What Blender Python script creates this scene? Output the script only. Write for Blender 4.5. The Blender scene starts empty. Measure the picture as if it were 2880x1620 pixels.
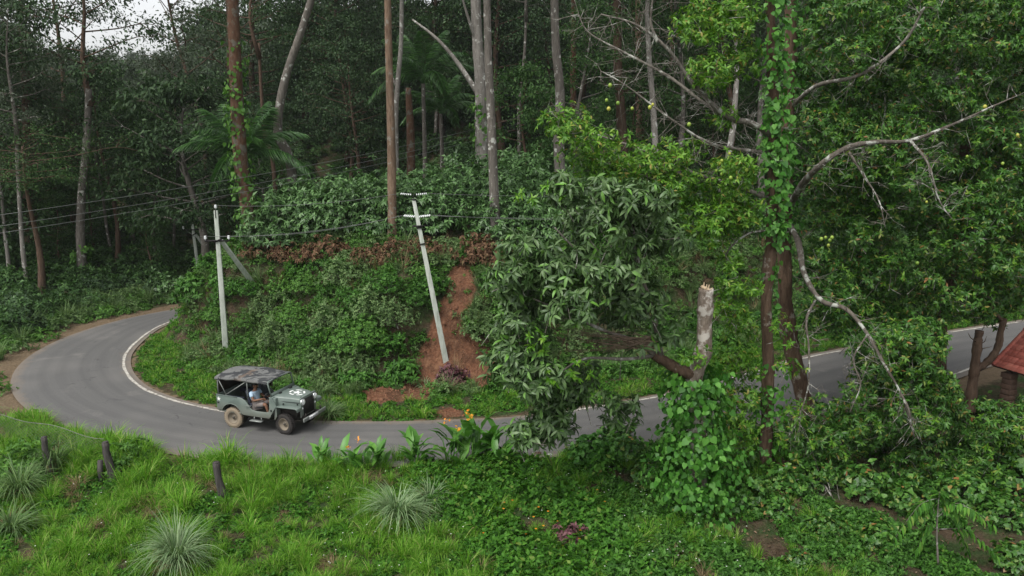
import bpy, bmesh, math, random
import numpy as np
from mathutils import Vector, Matrix

R = math.radians
rng = np.random.default_rng(7)
random.seed(7)
scene = bpy.context.scene
C = scene.collection

# ------------------------------------------------------------------ camera
CAM_Z, PITCH, F = 10.0, R(11.0), 2260.0
cam_d = bpy.data.cameras.new('camera')
cam_d.sensor_width = 36.0
cam_d.lens = F * 36.0 / 2880.0
cam_d.clip_start = 0.1
cam_d.clip_end = 2000.0
cam = bpy.data.objects.new('camera', cam_d)
cam.location = (0, 0, CAM_Z)
cam.rotation_euler = (R(90) - PITCH, 0, 0)
C.objects.link(cam)
scene.camera = cam

# ------------------------------------------------------------------ sky and sun (overcast)
SUN_EL, SUN_ROT = R(58), R(-35)
world = bpy.data.worlds.new('World')
scene.world = world
world.use_nodes = True
wn = world.node_tree
bg = wn.nodes['Background']
sky = wn.nodes.new('ShaderNodeTexSky')
sky.sky_type = 'NISHITA'
sky.sun_disc = False
sky.sun_elevation = SUN_EL
sky.sun_rotation = SUN_ROT
sky.air_density = 1.0
sky.dust_density = 3.0
hs = wn.nodes.new('ShaderNodeHueSaturation')
hs.inputs['Saturation'].default_value = 0.12
wn.links.new(sky.outputs[0], hs.inputs['Color'])
wn.links.new(hs.outputs[0], bg.inputs['Color'])
bg.inputs['Strength'].default_value = 0.15
sun_d = bpy.data.lights.new('sun', 'SUN')
sun_d.energy = 1.4
sun_d.angle = R(25)
sun_d.color = (1.0, 0.96, 0.9)
sun = bpy.data.objects.new('sun', sun_d)
# sun stands behind the camera, a little to the left
sdir = Vector((-0.45, -0.55, 1.15)).normalized()
sun.rotation_euler = sdir.to_track_quat('Z', 'Y').to_euler()
C.objects.link(sun)
sky.sun_elevation = math.asin(sdir.z)
sky.sun_rotation = math.atan2(sdir.x, sdir.y)

scene.view_settings.view_transform = 'Standard'
scene.view_settings.look = 'None'
scene.view_settings.gamma = 1.0
scene.view_settings.exposure = 0.74
scene.view_settings.use_curve_mapping = False
scene.render.engine = 'CYCLES'
scene.cycles.max_bounces = 4
scene.cycles.diffuse_bounces = 2
scene.cycles.glossy_bounces = 2
scene.cycles.transmission_bounces = 3
scene.cycles.transparent_max_bounces = 6
scene.cycles.volume_bounces = 1
scene.cycles.use_denoising = True
scene.cycles.use_adaptive_sampling = True
scene.cycles.adaptive_threshold = 0.015
scene.cycles.adaptive_min_samples = 24
scene.cycles.use_light_tree = False
scene.cycles.caustics_reflective = False
scene.cycles.caustics_refractive = False

# ------------------------------------------------------------------ pixel helpers (photograph is 2880 x 1620)
CP, SP = math.cos(PITCH), math.sin(PITCH)
def ray(px, py):
    u, v = (px - 1440) / F, (py - 810) / F
    return np.array([u, CP - v * SP, -SP - v * CP])
def at(px, py, Y):
    d = ray(px, py)
    return np.array([0, 0, CAM_Z]) + d * (Y / d[1])
def gnd(px, py, z=0.0):
    d = ray(px, py)
    return np.array([0, 0, CAM_Z]) + d * ((z - CAM_Z) / d[2])
def ppm(Y, z=2.0):
    return F / (Y * CP + (CAM_Z - z) * SP)      # photo pixels per metre

# ------------------------------------------------------------------ object helpers
def tag(o, label=None, cat=None, group=None, kind=None):
    if label: o['label'] = label
    if cat: o['category'] = cat
    if group: o['group'] = group
    if kind: o['kind'] = kind
    return o
def empty(name, loc=(0, 0, 0), rz=0.0, label=None, cat=None, group=None):
    o = bpy.data.objects.new(name, None)
    o.empty_display_size = 0.2
    C.objects.link(o)
    o.location = [float(c) for c in loc]
    o.rotation_euler = (0, 0, rz)
    return tag(o, label, cat, group)
def link(name, mesh, parent=None, loc=None):
    o = bpy.data.objects.new(name, mesh)
    C.objects.link(o)
    if parent is not None: o.parent = parent
    if loc is not None: o.location = [float(c) for c in loc]
    return o
def copy_tree(o, parent=None):
    c = o.copy(); C.objects.link(c); c.parent = parent
    for ch in o.children: copy_tree(ch, c)
    return c

class MB:
    """collects vertices and faces; build() makes one mesh object"""
    def __init__(s): s.v, s.f, s.m, s.n = [], [], [], 0
    def add(s, verts, faces, mat=0):
        verts = np.asarray(verts, float).reshape(-1, 3)
        if len(verts) == 0: return s
        if isinstance(faces, np.ndarray):
            s.f.append(faces.astype(np.int64) + s.n); s.m.append(mat)
        else:
            by = {}
            for f in faces: by.setdefault(len(f), []).append(f)
            for k, fl in by.items():
                s.f.append(np.array(fl, np.int64) + s.n); s.m.append(mat)
        s.v.append(verts); s.n += len(verts)
        return s
    def mesh(s, name, mats, smooth=False):
        me = bpy.data.meshes.new(name)
        if s.n:
            V = np.concatenate(s.v)
            tot = [f.shape[1] for f in s.f for _ in (0,)]
            loops = np.concatenate([f.ravel() for f in s.f])
            ltot = np.concatenate([np.full(f.shape[0], f.shape[1]) for f in s.f])
            midx = np.concatenate([np.full(f.shape[0], m) for f, m in zip(s.f, s.m)])
            lst = np.concatenate([[0], np.cumsum(ltot)[:-1]])
            me.vertices.add(len(V)); me.vertices.foreach_set('co', V.ravel().astype(np.float32))
            me.loops.add(len(loops)); me.loops.foreach_set('vertex_index', loops.astype(np.int32))
            me.polygons.add(len(ltot))
            me.polygons.foreach_set('loop_start', lst.astype(np.int32))
            me.polygons.foreach_set('material_index', midx.astype(np.int32))
            if smooth: me.polygons.foreach_set('use_smooth', np.ones(len(ltot), bool))
            me.update(calc_edges=True)
        for m in (mats if isinstance(mats, (list, tuple)) else [mats]): me.materials.append(m)
        return me
    def build(s, name, mats, parent=None, smooth=False, loc=None, bevel=0):
        o = link(name, s.mesh(name, mats, smooth), parent, loc)
        if bevel:
            b = o.modifiers.new('bevel', 'BEVEL'); b.width = bevel; b.segments = 2; b.limit_method = 'ANGLE'; b.angle_limit = R(40)
        return o
    def each(s, name, mats, parent=None, smooth=False, bevel=0):
        """one object for each separate piece"""
        V = np.concatenate(s.v); par = np.arange(len(V))
        def find(a):
            while par[a] != a: par[a] = par[par[a]]; a = par[a]
            return a
        for f in s.f:
            for row in f:
                for c in row[1:]: par[find(row[0])] = find(c)
        root = np.array([find(a) for a in range(len(V))])
        for rt in np.unique(root):
            idx = np.where(root == rt)[0]; mp = -np.ones(len(V), int); mp[idx] = np.arange(len(idx)); m_ = MB(); m_.v = [V[idx]]; m_.n = len(idx)
            for f, mt_ in zip(s.f, s.m):
                k_ = root[f[:, 0]] == rt
                if k_.any(): m_.f.append(mp[f[k_]]); m_.m.append(mt_)
            m_.build(name, mats, parent, smooth, None, bevel)
    # shapes
    def box(s, c, d, rot=None, mat=0, taper=1.0):
        x, y, z = np.array(d, float) / 2
        v = np.array([[-x,-y,-z],[x,-y,-z],[x,y,-z],[-x,y,-z],[-x*taper,-y*taper,z],[x*taper,-y*taper,z],[x*taper,y*taper,z],[-x*taper,y*taper,z]])
        if rot is not None: v = v @ np.array(rot.to_3x3() if hasattr(rot, 'to_3x3') else rot).T
        return s.add(v + np.array(c, float), np.array([[0,3,2,1],[4,5,6,7],[0,1,5,4],[1,2,6,5],[2,3,7,6],[3,0,4,7]]), mat)
    def tube(s, pts, rad, sides=6, mat=0, cap=True, jit=0.0):
        pts = np.asarray(pts, float); n = len(pts)
        rad = np.full(n, rad) if np.isscalar(rad) else np.asarray(rad, float)
        T = np.gradient(pts, axis=0); T /= np.linalg.norm(T, axis=1)[:, None] + 1e-9
        a = np.array([0, 0, 1.0]) if abs(T[0][2]) < .9 else np.array([1.0, 0, 0])
        u = np.cross(T[0], a); u /= np.linalg.norm(u)
        ang = np.arange(sides) * 2 * np.pi / sides
        vs = []
        for i in range(n):
            u = u - T[i] * np.dot(u, T[i]); u /= np.linalg.norm(u) + 1e-9
            w = np.cross(T[i], u)
            rr = rad[i] * (1 + (rng.uniform(-jit, jit, sides) if jit else 0))
            vs.append(pts[i] + (np.cos(ang) * rr)[:, None] * u + (np.sin(ang) * rr)[:, None] * w)
        vs = np.concatenate(vs)
        i, k = np.meshgrid(np.arange(n - 1), np.arange(sides), indexing='ij')
        k2 = (k + 1) % sides
        q = np.stack([i*sides+k, i*sides+k2, (i+1)*sides+k2, (i+1)*sides+k], -1).reshape(-1, 4)
        s.add(vs, q, mat)
        if cap:
            b = s.n - len(vs)
            s.f.append(np.array([[b + (n-1)*sides + j for j in range(sides)]])); s.m.append(mat)
            s.f.append(np.array([[b + sides - 1 - j for j in range(sides)]])); s.m.append(mat)
        return s
    def lathe(s, prof, c=(0,0,0), axis='z', sides=24, mat=0):
        """prof: (radius, height) list turned about an axis"""
        prof = np.asarray(prof, float); n = len(prof)
        a = np.arange(sides) * 2 * np.pi / sides
        v = np.stack([np.outer(prof[:,0], np.cos(a)), np.outer(prof[:,0], np.sin(a)), np.repeat(prof[:,1][:,None], sides, 1)], -1).reshape(-1, 3)
        if axis == 'y': v = v[:, [0, 2, 1]] * [1, 1, -1]
        if axis == 'x': v = v[:, [2, 0, 1]]
        i, k = np.meshgrid(np.arange(n - 1), np.arange(sides), indexing='ij'); k2 = (k + 1) % sides
        q = np.stack([i*sides+k, i*sides+k2, (i+1)*sides+k2, (i+1)*sides+k], -1).reshape(-1, 4)
        return s.add(v + np.array(c, float), q, mat)
    def extrude(s, poly, y0, y1, mat=0):
        """polygon in (x, z) pushed from y0 to y1"""
        n = len(poly)
        v = [(x, y0, z) for x, z in poly] + [(x, y1, z) for x, z in poly]
        f = [list(range(n)), list(range(2*n - 1, n - 1, -1))] + [[i, i + n, (i + 1) % n + n, (i + 1) % n] for i in range(n)]
        return s.add(v, f, mat)

def spline(pts, n=6):
    """Catmull-Rom through the points"""
    P = np.asarray(pts, float)
    P = np.concatenate([[2*P[0] - P[1]], P, [2*P[-1] - P[-2]]])
    out = []
    for i in range(1, len(P) - 2):
        for t in np.linspace(0, 1, n, endpoint=False):
            a, b, c, d = P[i-1], P[i], P[i+1], P[i+2]
            out.append(.5*((2*b) + (c-a)*t + (2*a-5*b+4*c-d)*t*t + (3*b-a-3*c+d)*t**3))
    out.append(P[-2])
    return np.array(out)
def unit(a): return a / (np.linalg.norm(a, axis=-1, keepdims=True) + 1e-9)
def rand_dirs(n, r=None):
    r = r or rng
    return unit(r.normal(size=(n, 3)))

# ------------------------------------------------------------------ leaf shapes: (along, across, up), faces
T_DIAMOND = (np.array([[0,0,0],[.42,-.5,.05],[1,0,-.1],[.42,.5,.05]], float), np.array([[0,1,2,3]]))
T_FOLD = (np.array([[0,0,0],[.38,-.5,.07],[.45,0,0],[.38,.5,.07],[1,0,-.16]], float), np.array([[0,1,2],[0,2,3],[1,4,2],[2,4,3]]))
T_LONG = (np.array([[0,0,0],[.3,-.46,.03],[.3,0,-.01],[.3,.46,.03],[.68,-.4,-.06],[.68,0,-.1],[.68,.4,-.06],[1,0,-.32]], float),
          np.array([[0,1,2,2],[0,2,3,3],[1,4,5,2],[2,5,6,3],[4,7,5,5],[5,7,6,6]]))
T_HEART = (np.array([[0,0,0],[-.1,-.3,.02],[.22,-.55,.03],[.65,-.32,-.03],[1,0,-.14],[.65,.32,-.03],[.22,.55,.03],[-.1,.3,.02],[.35,0,-.03]], float),
           np.array([[0,1,8],[1,2,8],[2,3,8],[3,4,8],[4,5,8],[5,6,8],[6,7,8],[7,0,8]]))
def fix(t):
    # triangles stored as quads with a repeated last vertex become triangles
    V, Fa = t
    if Fa.shape[1] == 4 and (Fa[:,2] == Fa[:,3]).any():
        tri = Fa[Fa[:,2] == Fa[:,3]][:, :3]; q = Fa[Fa[:,2] != Fa[:,3]]
        tri = np.concatenate([tri, q[:, [0,1,2]], q[:, [0,2,3]]])
        return V, tri
    return t
T_LONG = fix(T_LONG)
def leaves(mb, P, D, N, L, W, tpl=T_DIAMOND, mat=0):
    n = len(P)
    if n == 0: return
    D = unit(D); S = unit(np.cross(D, N)); N = np.cross(S, D)
    L = np.broadcast_to(L, n); W = np.broadcast_to(W, n)
    tv, tf = tpl
    v = (P[:, None, :] + (L[:, None] * tv[None, :, 0])[..., None] * D[:, None, :]
         + (W[:, None] * tv[None, :, 1])[..., None] * S[:, None, :]
         + (L[:, None] * tv[None, :, 2])[..., None] * N[:, None, :])
    f = (tf[None] + (np.arange(n) * len(tv))[:, None, None]).reshape(-1, tf.shape[1])
    mb.add(v.reshape(-1, 3), f, mat)
def whorls(mb, Pc, ax, k, L, W, tpl, r, spread=1.2, droop=.35, mat=0, step=.25):
    """k leaves fanned round each twig end"""
    n = len(Pc); ax = unit(ax)
    a = np.where(np.abs(ax[:, 2:3]) < .9, np.array([[0,0,1.]]), np.array([[1.,0,0]]))
    u = unit(np.cross(ax, a)); w = np.cross(ax, u)
    ph = (np.arange(k) * 2.4)[None] + r.uniform(0, 6.28, (n, 1)) + r.normal(0, .25, (n, k))
    al = spread * r.uniform(.55, 1.2, (n, k))
    rad = np.cos(ph)[..., None] * u[:, None] + np.sin(ph)[..., None] * w[:, None]
    D = np.cos(al)[..., None] * ax[:, None] + np.sin(al)[..., None] * rad
    D[..., 2] -= droop * r.uniform(.4, 1.4, (n, k))
    N = np.cross(np.cross(D, ax[:, None] + rad * .2), D) + r.normal(0, .25, (n, k, 3)) + np.array([0, 0, .25])
    Ls = np.broadcast_to(np.asarray(L, float).reshape(-1, 1) if np.ndim(L) else L, (n, k)) * r.uniform(.65, 1.15, (n, k))
    P = Pc[:, None] - ax[:, None] * (Ls * step * r.uniform(0, 1, (n, k)))[..., None]
    leaves(mb, P.reshape(-1, 3), D.reshape(-1, 3), N.reshape(-1, 3), Ls.ravel(), Ls.ravel() * (W / (L if np.isscalar(L) else 1)) , tpl, mat)

# ------------------------------------------------------------------ materials
def new_mat(name):
    m = bpy.data.materials.new(name); m.use_nodes = True
    nt = m.node_tree; nt.nodes.clear()
    out = nt.nodes.new('ShaderNodeOutputMaterial')
    return m, nt, out
def node(nt, kind, **kw):
    n = nt.nodes.new(kind)
    for k, v in kw.items():
        if k in n.inputs.keys() if isinstance(k, str) else False: n.inputs[k].default_value = v
        else: setattr(n, k, v)
    return n
def ramp(nt, src, stops):
    n = nt.nodes.new('ShaderNodeValToRGB')
    e = n.color_ramp.elements
    while len(e) < len(stops): e.new(0.5)
    for i, (p, c) in enumerate(stops):
        e[i].position = p; e[i].color = (*c, 1) if len(c) == 3 else c
    nt.links.new(src, n.inputs[0])
    return n.outputs[0]
def mixc(nt, fac, a, b, mode='MIX'):
    n = nt.nodes.new('ShaderNodeMix'); n.data_type = 'RGBA'; n.blend_type = mode
    if isinstance(fac, (int, float)): n.inputs[0].default_value = fac
    else: nt.links.new(fac, n.inputs[0])
    for idx, c in ((6, a), (7, b)):
        if isinstance(c, tuple): n.inputs[idx].default_value = (*c, 1)
        else: nt.links.new(c, n.inputs[idx])
    return n.outputs[2]
def noise(nt, vec, scale, detail=4, rough=.55, dist=0.0):
    n = nt.nodes.new('ShaderNodeTexNoise')
    n.inputs['Scale'].default_value = scale; n.inputs['Detail'].default_value = detail
    n.inputs['Roughness'].default_value = rough; n.inputs['Distortion'].default_value = dist
    if vec is not None: nt.links.new(vec, n.inputs['Vector'])
    return n.outputs[0]
def mathn(nt, op, a, b=None, clamp=False):
    n = nt.nodes.new('ShaderNodeMath'); n.operation = op; n.use_clamp = clamp
    for i, x in enumerate((a, b)):
        if x is None: continue
        if isinstance(x, (int, float)): n.inputs[i].default_value = x
        else: nt.links.new(x, n.inputs[i])
    return n.outputs[0]
def scaled(nt, src, s):
    n = nt.nodes.new('ShaderNodeMapping'); n.inputs['Scale'].default_value = s
    nt.links.new(src, n.inputs['Vector']); return n.outputs[0]
def bump(nt, h, strength=.4, dist=.02):
    n = nt.nodes.new('ShaderNodeBump'); n.inputs['Strength'].default_value = strength; n.inputs['Distance'].default_value = dist
    nt.links.new(h, n.inputs['Height']); return n.outputs[0]
def coord(nt, which='Object'):
    return nt.nodes.new('ShaderNodeTexCoord').outputs[which]
def principled(nt, out, col, rough=.7, spec=.3, metal=0.0, nrm=None):
    b = nt.nodes.new('ShaderNodeBsdfPrincipled')
    if isinstance(col, tuple): b.inputs['Base Color'].default_value = (*col, 1)
    else: nt.links.new(col, b.inputs['Base Color'])
    if isinstance(rough, (int, float)): b.inputs['Roughness'].default_value = rough
    else: nt.links.new(rough, b.inputs['Roughness'])
    b.inputs['Specular IOR Level'].default_value = spec
    b.inputs['Metallic'].default_value = metal
    if nrm is not None: nt.links.new(nrm, b.inputs['Normal'])
    nt.links.new(b.outputs[0], out.inputs[0])
    return b
def leaf_mat(name, cols, rough=.5, spec=.3, trans=.28, vary=.25):
    """cols: stops of a ramp picked at random for each leaf"""
    m, nt, out = new_mat(name)
    g = nt.nodes.new('ShaderNodeNewGeometry')
    c = ramp(nt, g.outputs['Random Per Island'], cols)
    oi = nt.nodes.new('ShaderNodeObjectInfo')
    h = nt.nodes.new('ShaderNodeHueSaturation')
    nt.links.new(c, h.inputs['Color'])
    v = mathn(nt, 'MULTIPLY_ADD', oi.outputs['Random'], vary); nt.nodes[-1].inputs[2].default_value = 1 - vary / 2
    nt.links.new(v, h.inputs['Value'])
    b = nt.nodes.new('ShaderNodeBsdfPrincipled')
    b.inputs['Roughness'].default_value = rough; b.inputs['Specular IOR Level'].default_value = spec
    nt.links.new(h.outputs[0], b.inputs['Base Color'])
    t = nt.nodes.new('ShaderNodeBsdfTranslucent')
    tc = mixc(nt, .5, h.outputs[0], (.9, 1.0, .25), 'MULTIPLY')
    nt.links.new(tc, t.inputs[0])
    mx = nt.nodes.new('ShaderNodeMixShader'); mx.inputs[0].default_value = trans
    nt.links.new(b.outputs[0], mx.inputs[1]); nt.links.new(t.outputs[0], mx.inputs[2])
    nt.links.new(mx.outputs[0], out.inputs[0])
    return m
def bark_mat(name, dark, light, lichen=None, lich=.55, sc=(6, 6, 1.2)):
    m, nt, out = new_mat(name)
    co = coord(nt)
    n1 = noise(nt, scaled(nt, co, sc), 2.0, 6, .65, .4)
    col = ramp(nt, n1, [(.3, dark), (.7, light)])
    n3 = noise(nt, co, .5, 2)
    col = mixc(nt, ramp(nt, n3, [(.35, (0,0,0)), (.65, (.5,.5,.5))]), col, tuple(c * .6 for c in dark))
    if lichen:
        n2 = noise(nt, co, 3.2, 5, .6)
        col = mixc(nt, ramp(nt, n2, [(lich - .03, (0,0,0)), (lich + .05, (1,1,1))]), col, lichen)
    principled(nt, out, col, .85, .15, nrm=bump(nt, n1, .8, .03))
    return m
def plain(name, col, rough=.6, spec=.3, metal=0, var=.25, sc=6.0):
    m, nt, out = new_mat(name)
    n = noise(nt, coord(nt), sc, 5)
    c = mixc(nt, n, tuple(x * (1 - var) for x in col), tuple(min(1, x * (1 + var)) for x in col))
    principled(nt, out, c, rough, spec, metal)
    return m

M = {}
# foliage, each a ramp over leaves
M['forest_dark'] = leaf_mat('forest_dark', [(0, (.016,.035,.014)), (.6, (.036,.075,.028)), (1, (.07,.12,.05))], .6, .18, .24)
M['forest_mid'] = leaf_mat('forest_mid', [(0, (.02,.05,.014)), (.6, (.045,.105,.028)), (1, (.09,.17,.05))], .6, .18, .28)
M['forest_grey'] = leaf_mat('forest_grey', [(0, (.034,.05,.03)), (.6, (.062,.088,.054)), (1, (.1,.13,.085))], .65, .2, .22)
M['coffee'] = leaf_mat('coffee', [(0, (.028,.07,.018)), (.55, (.068,.15,.04)), (1, (.13,.245,.08))], .42, .38, .2)
M['bank'] = leaf_mat('bank', [(0, (.036,.1,.016)), (.5, (.075,.185,.03)), (1, (.13,.27,.05))], .6, .22, .32)
M['bank_grey'] = leaf_mat('bank_grey', [(0, (.055,.105,.032)), (.6, (.11,.19,.065)), (1, (.18,.27,.1))], .6, .22, .3)
M['weed'] = leaf_mat('weed', [(0, (.024,.085,.009)), (.5, (.052,.165,.016)), (.94, (.095,.235,.028)), (1, (.22,.22,.06))], .6, .18, .34)
M['grass'] = leaf_mat('grass', [(0, (.055,.165,.01)), (.5, (.12,.31,.02)), (.88, (.21,.4,.05)), (1, (.42,.4,.17))], .6, .18, .4)
M['weed_dark'] = leaf_mat('weed_dark', [(0, (.022,.075,.01)), (.5, (.05,.145,.02)), (1, (.09,.22,.036))], .55, .22, .32)
M['grass_dry'] = leaf_mat('grass_dry', [(0, (.09,.06,.03)), (.6, (.2,.14,.075)), (1, (.32,.25,.14))], .7, .2, .2)
M['tussock'] = leaf_mat('tussock', [(0, (.1,.18,.07)), (.6, (.2,.31,.14)), (1, (.34,.44,.24))], .5, .35, .3)
M['mango'] = leaf_mat('mango', [(0, (.026,.06,.015)), (.5, (.064,.125,.036)), (.86, (.125,.195,.08)), (1, (.11,.27,.03))], .42, .38, .2)
M['mango_new'] = leaf_mat('mango_new', [(0, (.06,.17,.015)), (.6, (.12,.3,.025)), (1, (.2,.36,.04))], .4, .4, .35)
M['fruit_leaf'] = leaf_mat('fruit_leaf', [(0, (.024,.08,.012)), (.5, (.052,.15,.022)), (.86, (.1,.225,.036)), (.97, (.19,.24,.05)), (1, (.3,.13,.05))], .42, .35, .28)
M['fruit_leaf_bright'] = leaf_mat('fruit_leaf_bright', [(0, (.042,.13,.01)), (.5, (.09,.225,.018)), (.9, (.165,.32,.035)), (1, (.3,.24,.06))], .45, .32, .34)
M['vine'] = leaf_mat('vine', [(0, (.026,.105,.012)), (.5, (.058,.19,.022)), (1, (.12,.3,.05))], .45, .32, .28)
M['dead_fern'] = leaf_mat('dead_fern', [(0, (.05,.026,.014)), (.5, (.11,.062,.036)), (.9, (.18,.11,.065)), (1, (.06,.1,.03))], .8, .1, .15)
M['purple_leaf'] = leaf_mat('purple_leaf', [(0, (.05,.018,.022)), (.6, (.12,.05,.06)), (1, (.2,.1,.1))], .6, .3, .2)
M['palm'] = leaf_mat('palm', [(0, (.022,.06,.016)), (.6, (.042,.12,.026)), (1, (.08,.19,.04))], .4, .4, .25)
M['canna'] = leaf_mat('canna', [(0, (.05,.15,.02)), (.6, (.085,.24,.035)), (1, (.14,.33,.05))], .4, .4, .3)
M['orange'] = leaf_mat('orange', [(0, (.7,.2,.02)), (.6, (.85,.3,.02)), (1, (.8,.42,.05))], .5, .3, .3)
M['white_flower'] = leaf_mat('white_flower', [(0, (.7,.7,.66)), (1, (.85,.85,.82))], .6, .2, .2)
M['red_flower'] = leaf_mat('red_flower', [(0, (.4,.05,.02)), (1, (.6,.12,.04))], .6, .2, .2)
M['litter'] = leaf_mat('litter', [(0, (.06,.035,.02)), (.6, (.14,.09,.055)), (1, (.26,.19,.13))], .8, .15, .1)
# bark
M['bark_brown'] = bark_mat('bark_brown', (.05,.032,.022), (.15,.1,.07))
M['bark_red'] = bark_mat('bark_red', (.055,.03,.018), (.16,.09,.058), (.11,.1,.08), .55)
M['bark_tan'] = bark_mat('bark_tan', (.1,.065,.045), (.27,.19,.13), (.2,.18,.15), .6)
M['bark_pale'] = bark_mat('bark_pale', (.13,.115,.1), (.34,.32,.29), (.5,.5,.46), .6)
M['bark_grey'] = bark_mat('bark_grey', (.08,.07,.06), (.21,.19,.165), (.42,.42,.38), .6)
M['bark_lichen'] = bark_mat('bark_lichen', (.06,.05,.04), (.17,.15,.125), (.36,.37,.33), .56)
M['twig'] = bark_mat('twig', (.1,.09,.075), (.24,.215,.185), (.4,.4,.36), .56)
M['twig_dry'] = bark_mat('twig_dry', (.1,.07,.05), (.3,.22,.16))
M['bark_fore'] = bark_mat('bark_fore', (.06,.038,.026), (.19,.125,.085), (.28,.25,.21), .62)
M['bark_stump'] = bark_mat('bark_stump', (.12,.09,.068), (.36,.3,.245), (.5,.46,.41), .53, (5, 5, 2.5))
M['cut_wood'] = plain('cut_wood', (.55,.42,.28), .8, .1)
M['post_wood'] = bark_mat('post_wood', (.03,.027,.026), (.11,.1,.095), (.2,.2,.18), .68, (8, 8, .8))

# ground: soil with red earth and dust where the attribute 'earth' says so
def ground_mat():
    m, nt, out = new_mat('soil')
    co = coord(nt)
    n1 = noise(nt, co, 1.2, 8, .65); n2 = noise(nt, co, 9.0, 6, .7); n3 = noise(nt, co, .25, 3)
    soil = ramp(nt, n2, [(.3, (.035,.025,.016)), (.55, (.08,.058,.038)), (.8, (.15,.115,.08))])
    green = ramp(nt, n2, [(.3, (.02,.036,.012)), (.7, (.05,.085,.028))])
    col = mixc(nt, ramp(nt, n1, [(.42, (0,0,0)), (.6, (1,1,1))]), soil, green)
    a = nt.nodes.new('ShaderNodeAttribute'); a.attribute_name = 'earth'
    sep = nt.nodes.new('ShaderNodeSeparateColor'); nt.links.new(a.outputs['Color'], sep.inputs[0])
    red = ramp(nt, n2, [(.28, (.075,.034,.02)), (.5, (.155,.072,.042)), (.78, (.26,.135,.082))])
    red = mixc(nt, ramp(nt, n1, [(.42, (0,0,0)), (.6, (.8,.8,.8))]), red, (.075,.04,.025))
    red = mixc(nt, ramp(nt, noise(nt, scaled(nt, co, (2.2, 2.2, .5)), 1.6, 5, .7), [(.5, (0,0,0)), (.68, (.7,.7,.7))]), red, (.24,.13,.075))
    fr = mathn(nt, 'ADD', sep.outputs[0], mathn(nt, 'MULTIPLY', mathn(nt, 'SUBTRACT', n1, .5), .9))
    col = mixc(nt, ramp(nt, fr, [(.42, (0,0,0)), (.58, (1,1,1))]), col, red)
    dust = ramp(nt, n2, [(.3, (.11,.08,.05)), (.7, (.215,.16,.105))])
    fd = mathn(nt, 'ADD', sep.outputs[1], mathn(nt, 'MULTIPLY', mathn(nt, 'SUBTRACT', n1, .5), 1.1))
    col = mixc(nt, ramp(nt, fd, [(.4, (0,0,0)), (.65, (1,1,1))]), col, dust)
    h = mathn(nt, 'ADD', n2, mathn(nt, 'MULTIPLY', n1, 2.0))
    principled(nt, out, col, .95, .08, nrm=bump(nt, h, .9, .12))
    return m
M['ground'] = ground_mat()
def road_mat():
    m, nt, out = new_mat('asphalt')
    co = coord(nt); uv = coord(nt, 'UV')
    sx = nt.nodes.new('ShaderNodeSeparateXYZ'); nt.links.new(uv, sx.inputs[0])
    fine = noise(nt, co, 60, 3, .7); mid = noise(nt, co, 1.6, 6, .65); big = noise(nt, co, .16, 3, .5)
    c = ramp(nt, fine, [(.3, (.074,.074,.073)), (.7, (.117,.114,.11))])
    # long wear streaks running with the traffic
    st = noise(nt, scaled(nt, uv, (.35, 14, 1)), 2.2, 5, .6)
    c = mixc(nt, ramp(nt, st, [(.4, (0,0,0)), (.75, (.2,.2,.2))]), c, (.16,.155,.148))
    c = mixc(nt, ramp(nt, big, [(.5, (0,0,0)), (.64, (.5,.5,.5))]), c, (.165,.157,.147))
    pt = noise(nt, co, .42, 5, .6, 1.2)
    c = mixc(nt, ramp(nt, pt, [(.6, (0,0,0)), (.72, (.4,.4,.4))]), c, (.2,.188,.17))
    c = mixc(nt, ramp(nt, noise(nt, co, .7, 4, .6), [(.66, (0,0,0)), (.7, (.5,.5,.5))]), c, (.05,.05,.052))
    # darker tyre-polished tracks, hairline cracks
    v_ = sx.outputs[1]
    for c0 in (.26, .42, .6, .76):
        d_ = mathn(nt, 'ABSOLUTE', mathn(nt, 'SUBTRACT', mathn(nt, 'ADD', v_, mathn(nt, 'MULTIPLY', mathn(nt, 'SUBTRACT', big, .5), .12)), c0))
        c = mixc(nt, ramp(nt, d_, [(.0, (.28,.28,.28)), (.06, (0,0,0))]), c, (.055,.055,.056))
    vo = nt.nodes.new('ShaderNodeTexVoronoi'); vo.feature = 'DISTANCE_TO_EDGE'; vo.inputs['Scale'].default_value = .55
    wv = nt.nodes.new('ShaderNodeVectorMath'); wv.operation = 'ADD'; nn_ = nt.nodes.new('ShaderNodeTexNoise'); nn_.inputs['Scale'].default_value = 1.2
    nt.links.new(co, nn_.inputs['Vector']); nt.links.new(co, wv.inputs[0]); nt.links.new(nn_.outputs['Color'], wv.inputs[1]); nt.links.new(wv.outputs[0], vo.inputs['Vector'])
    ck = mathn(nt, 'MULTIPLY', ramp(nt, vo.outputs['Distance'], [(.0, (1,1,1)), (.012, (0,0,0))]), ramp(nt, mid, [(.5, (0,0,0)), (.62, (.7,.7,.7))]))
    c = mixc(nt, ck, c, (.03,.03,.03))
    # dust washed in along both edges
    e = mathn(nt, 'ABSOLUTE', mathn(nt, 'SUBTRACT', sx.outputs[1], .5))
    e = mathn(nt, 'ADD', e, mathn(nt, 'MULTIPLY', mathn(nt, 'SUBTRACT', mid, .5), .22))
    c = mixc(nt, ramp(nt, e, [(.40, (0,0,0)), (.52, (.75,.75,.75))]), c, (.2,.16,.12))
    principled(nt, out, c, .82, .3, nrm=bump(nt, fine, .35, .01))
    return m
M['road'] = road_mat()
def paint_mat():
    m, nt, out = new_mat('worn_white_paint')
    co = coord(nt)
    n = noise(nt, co, 5, 6, .7)
    c = ramp(nt, n, [(.36, (.16,.148,.13)), (.48, (.38,.36,.32)), (.72, (.58,.56,.5))])
    principled(nt, out, c, .8, .2)
    return m
M['paint'] = paint_mat()

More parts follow.
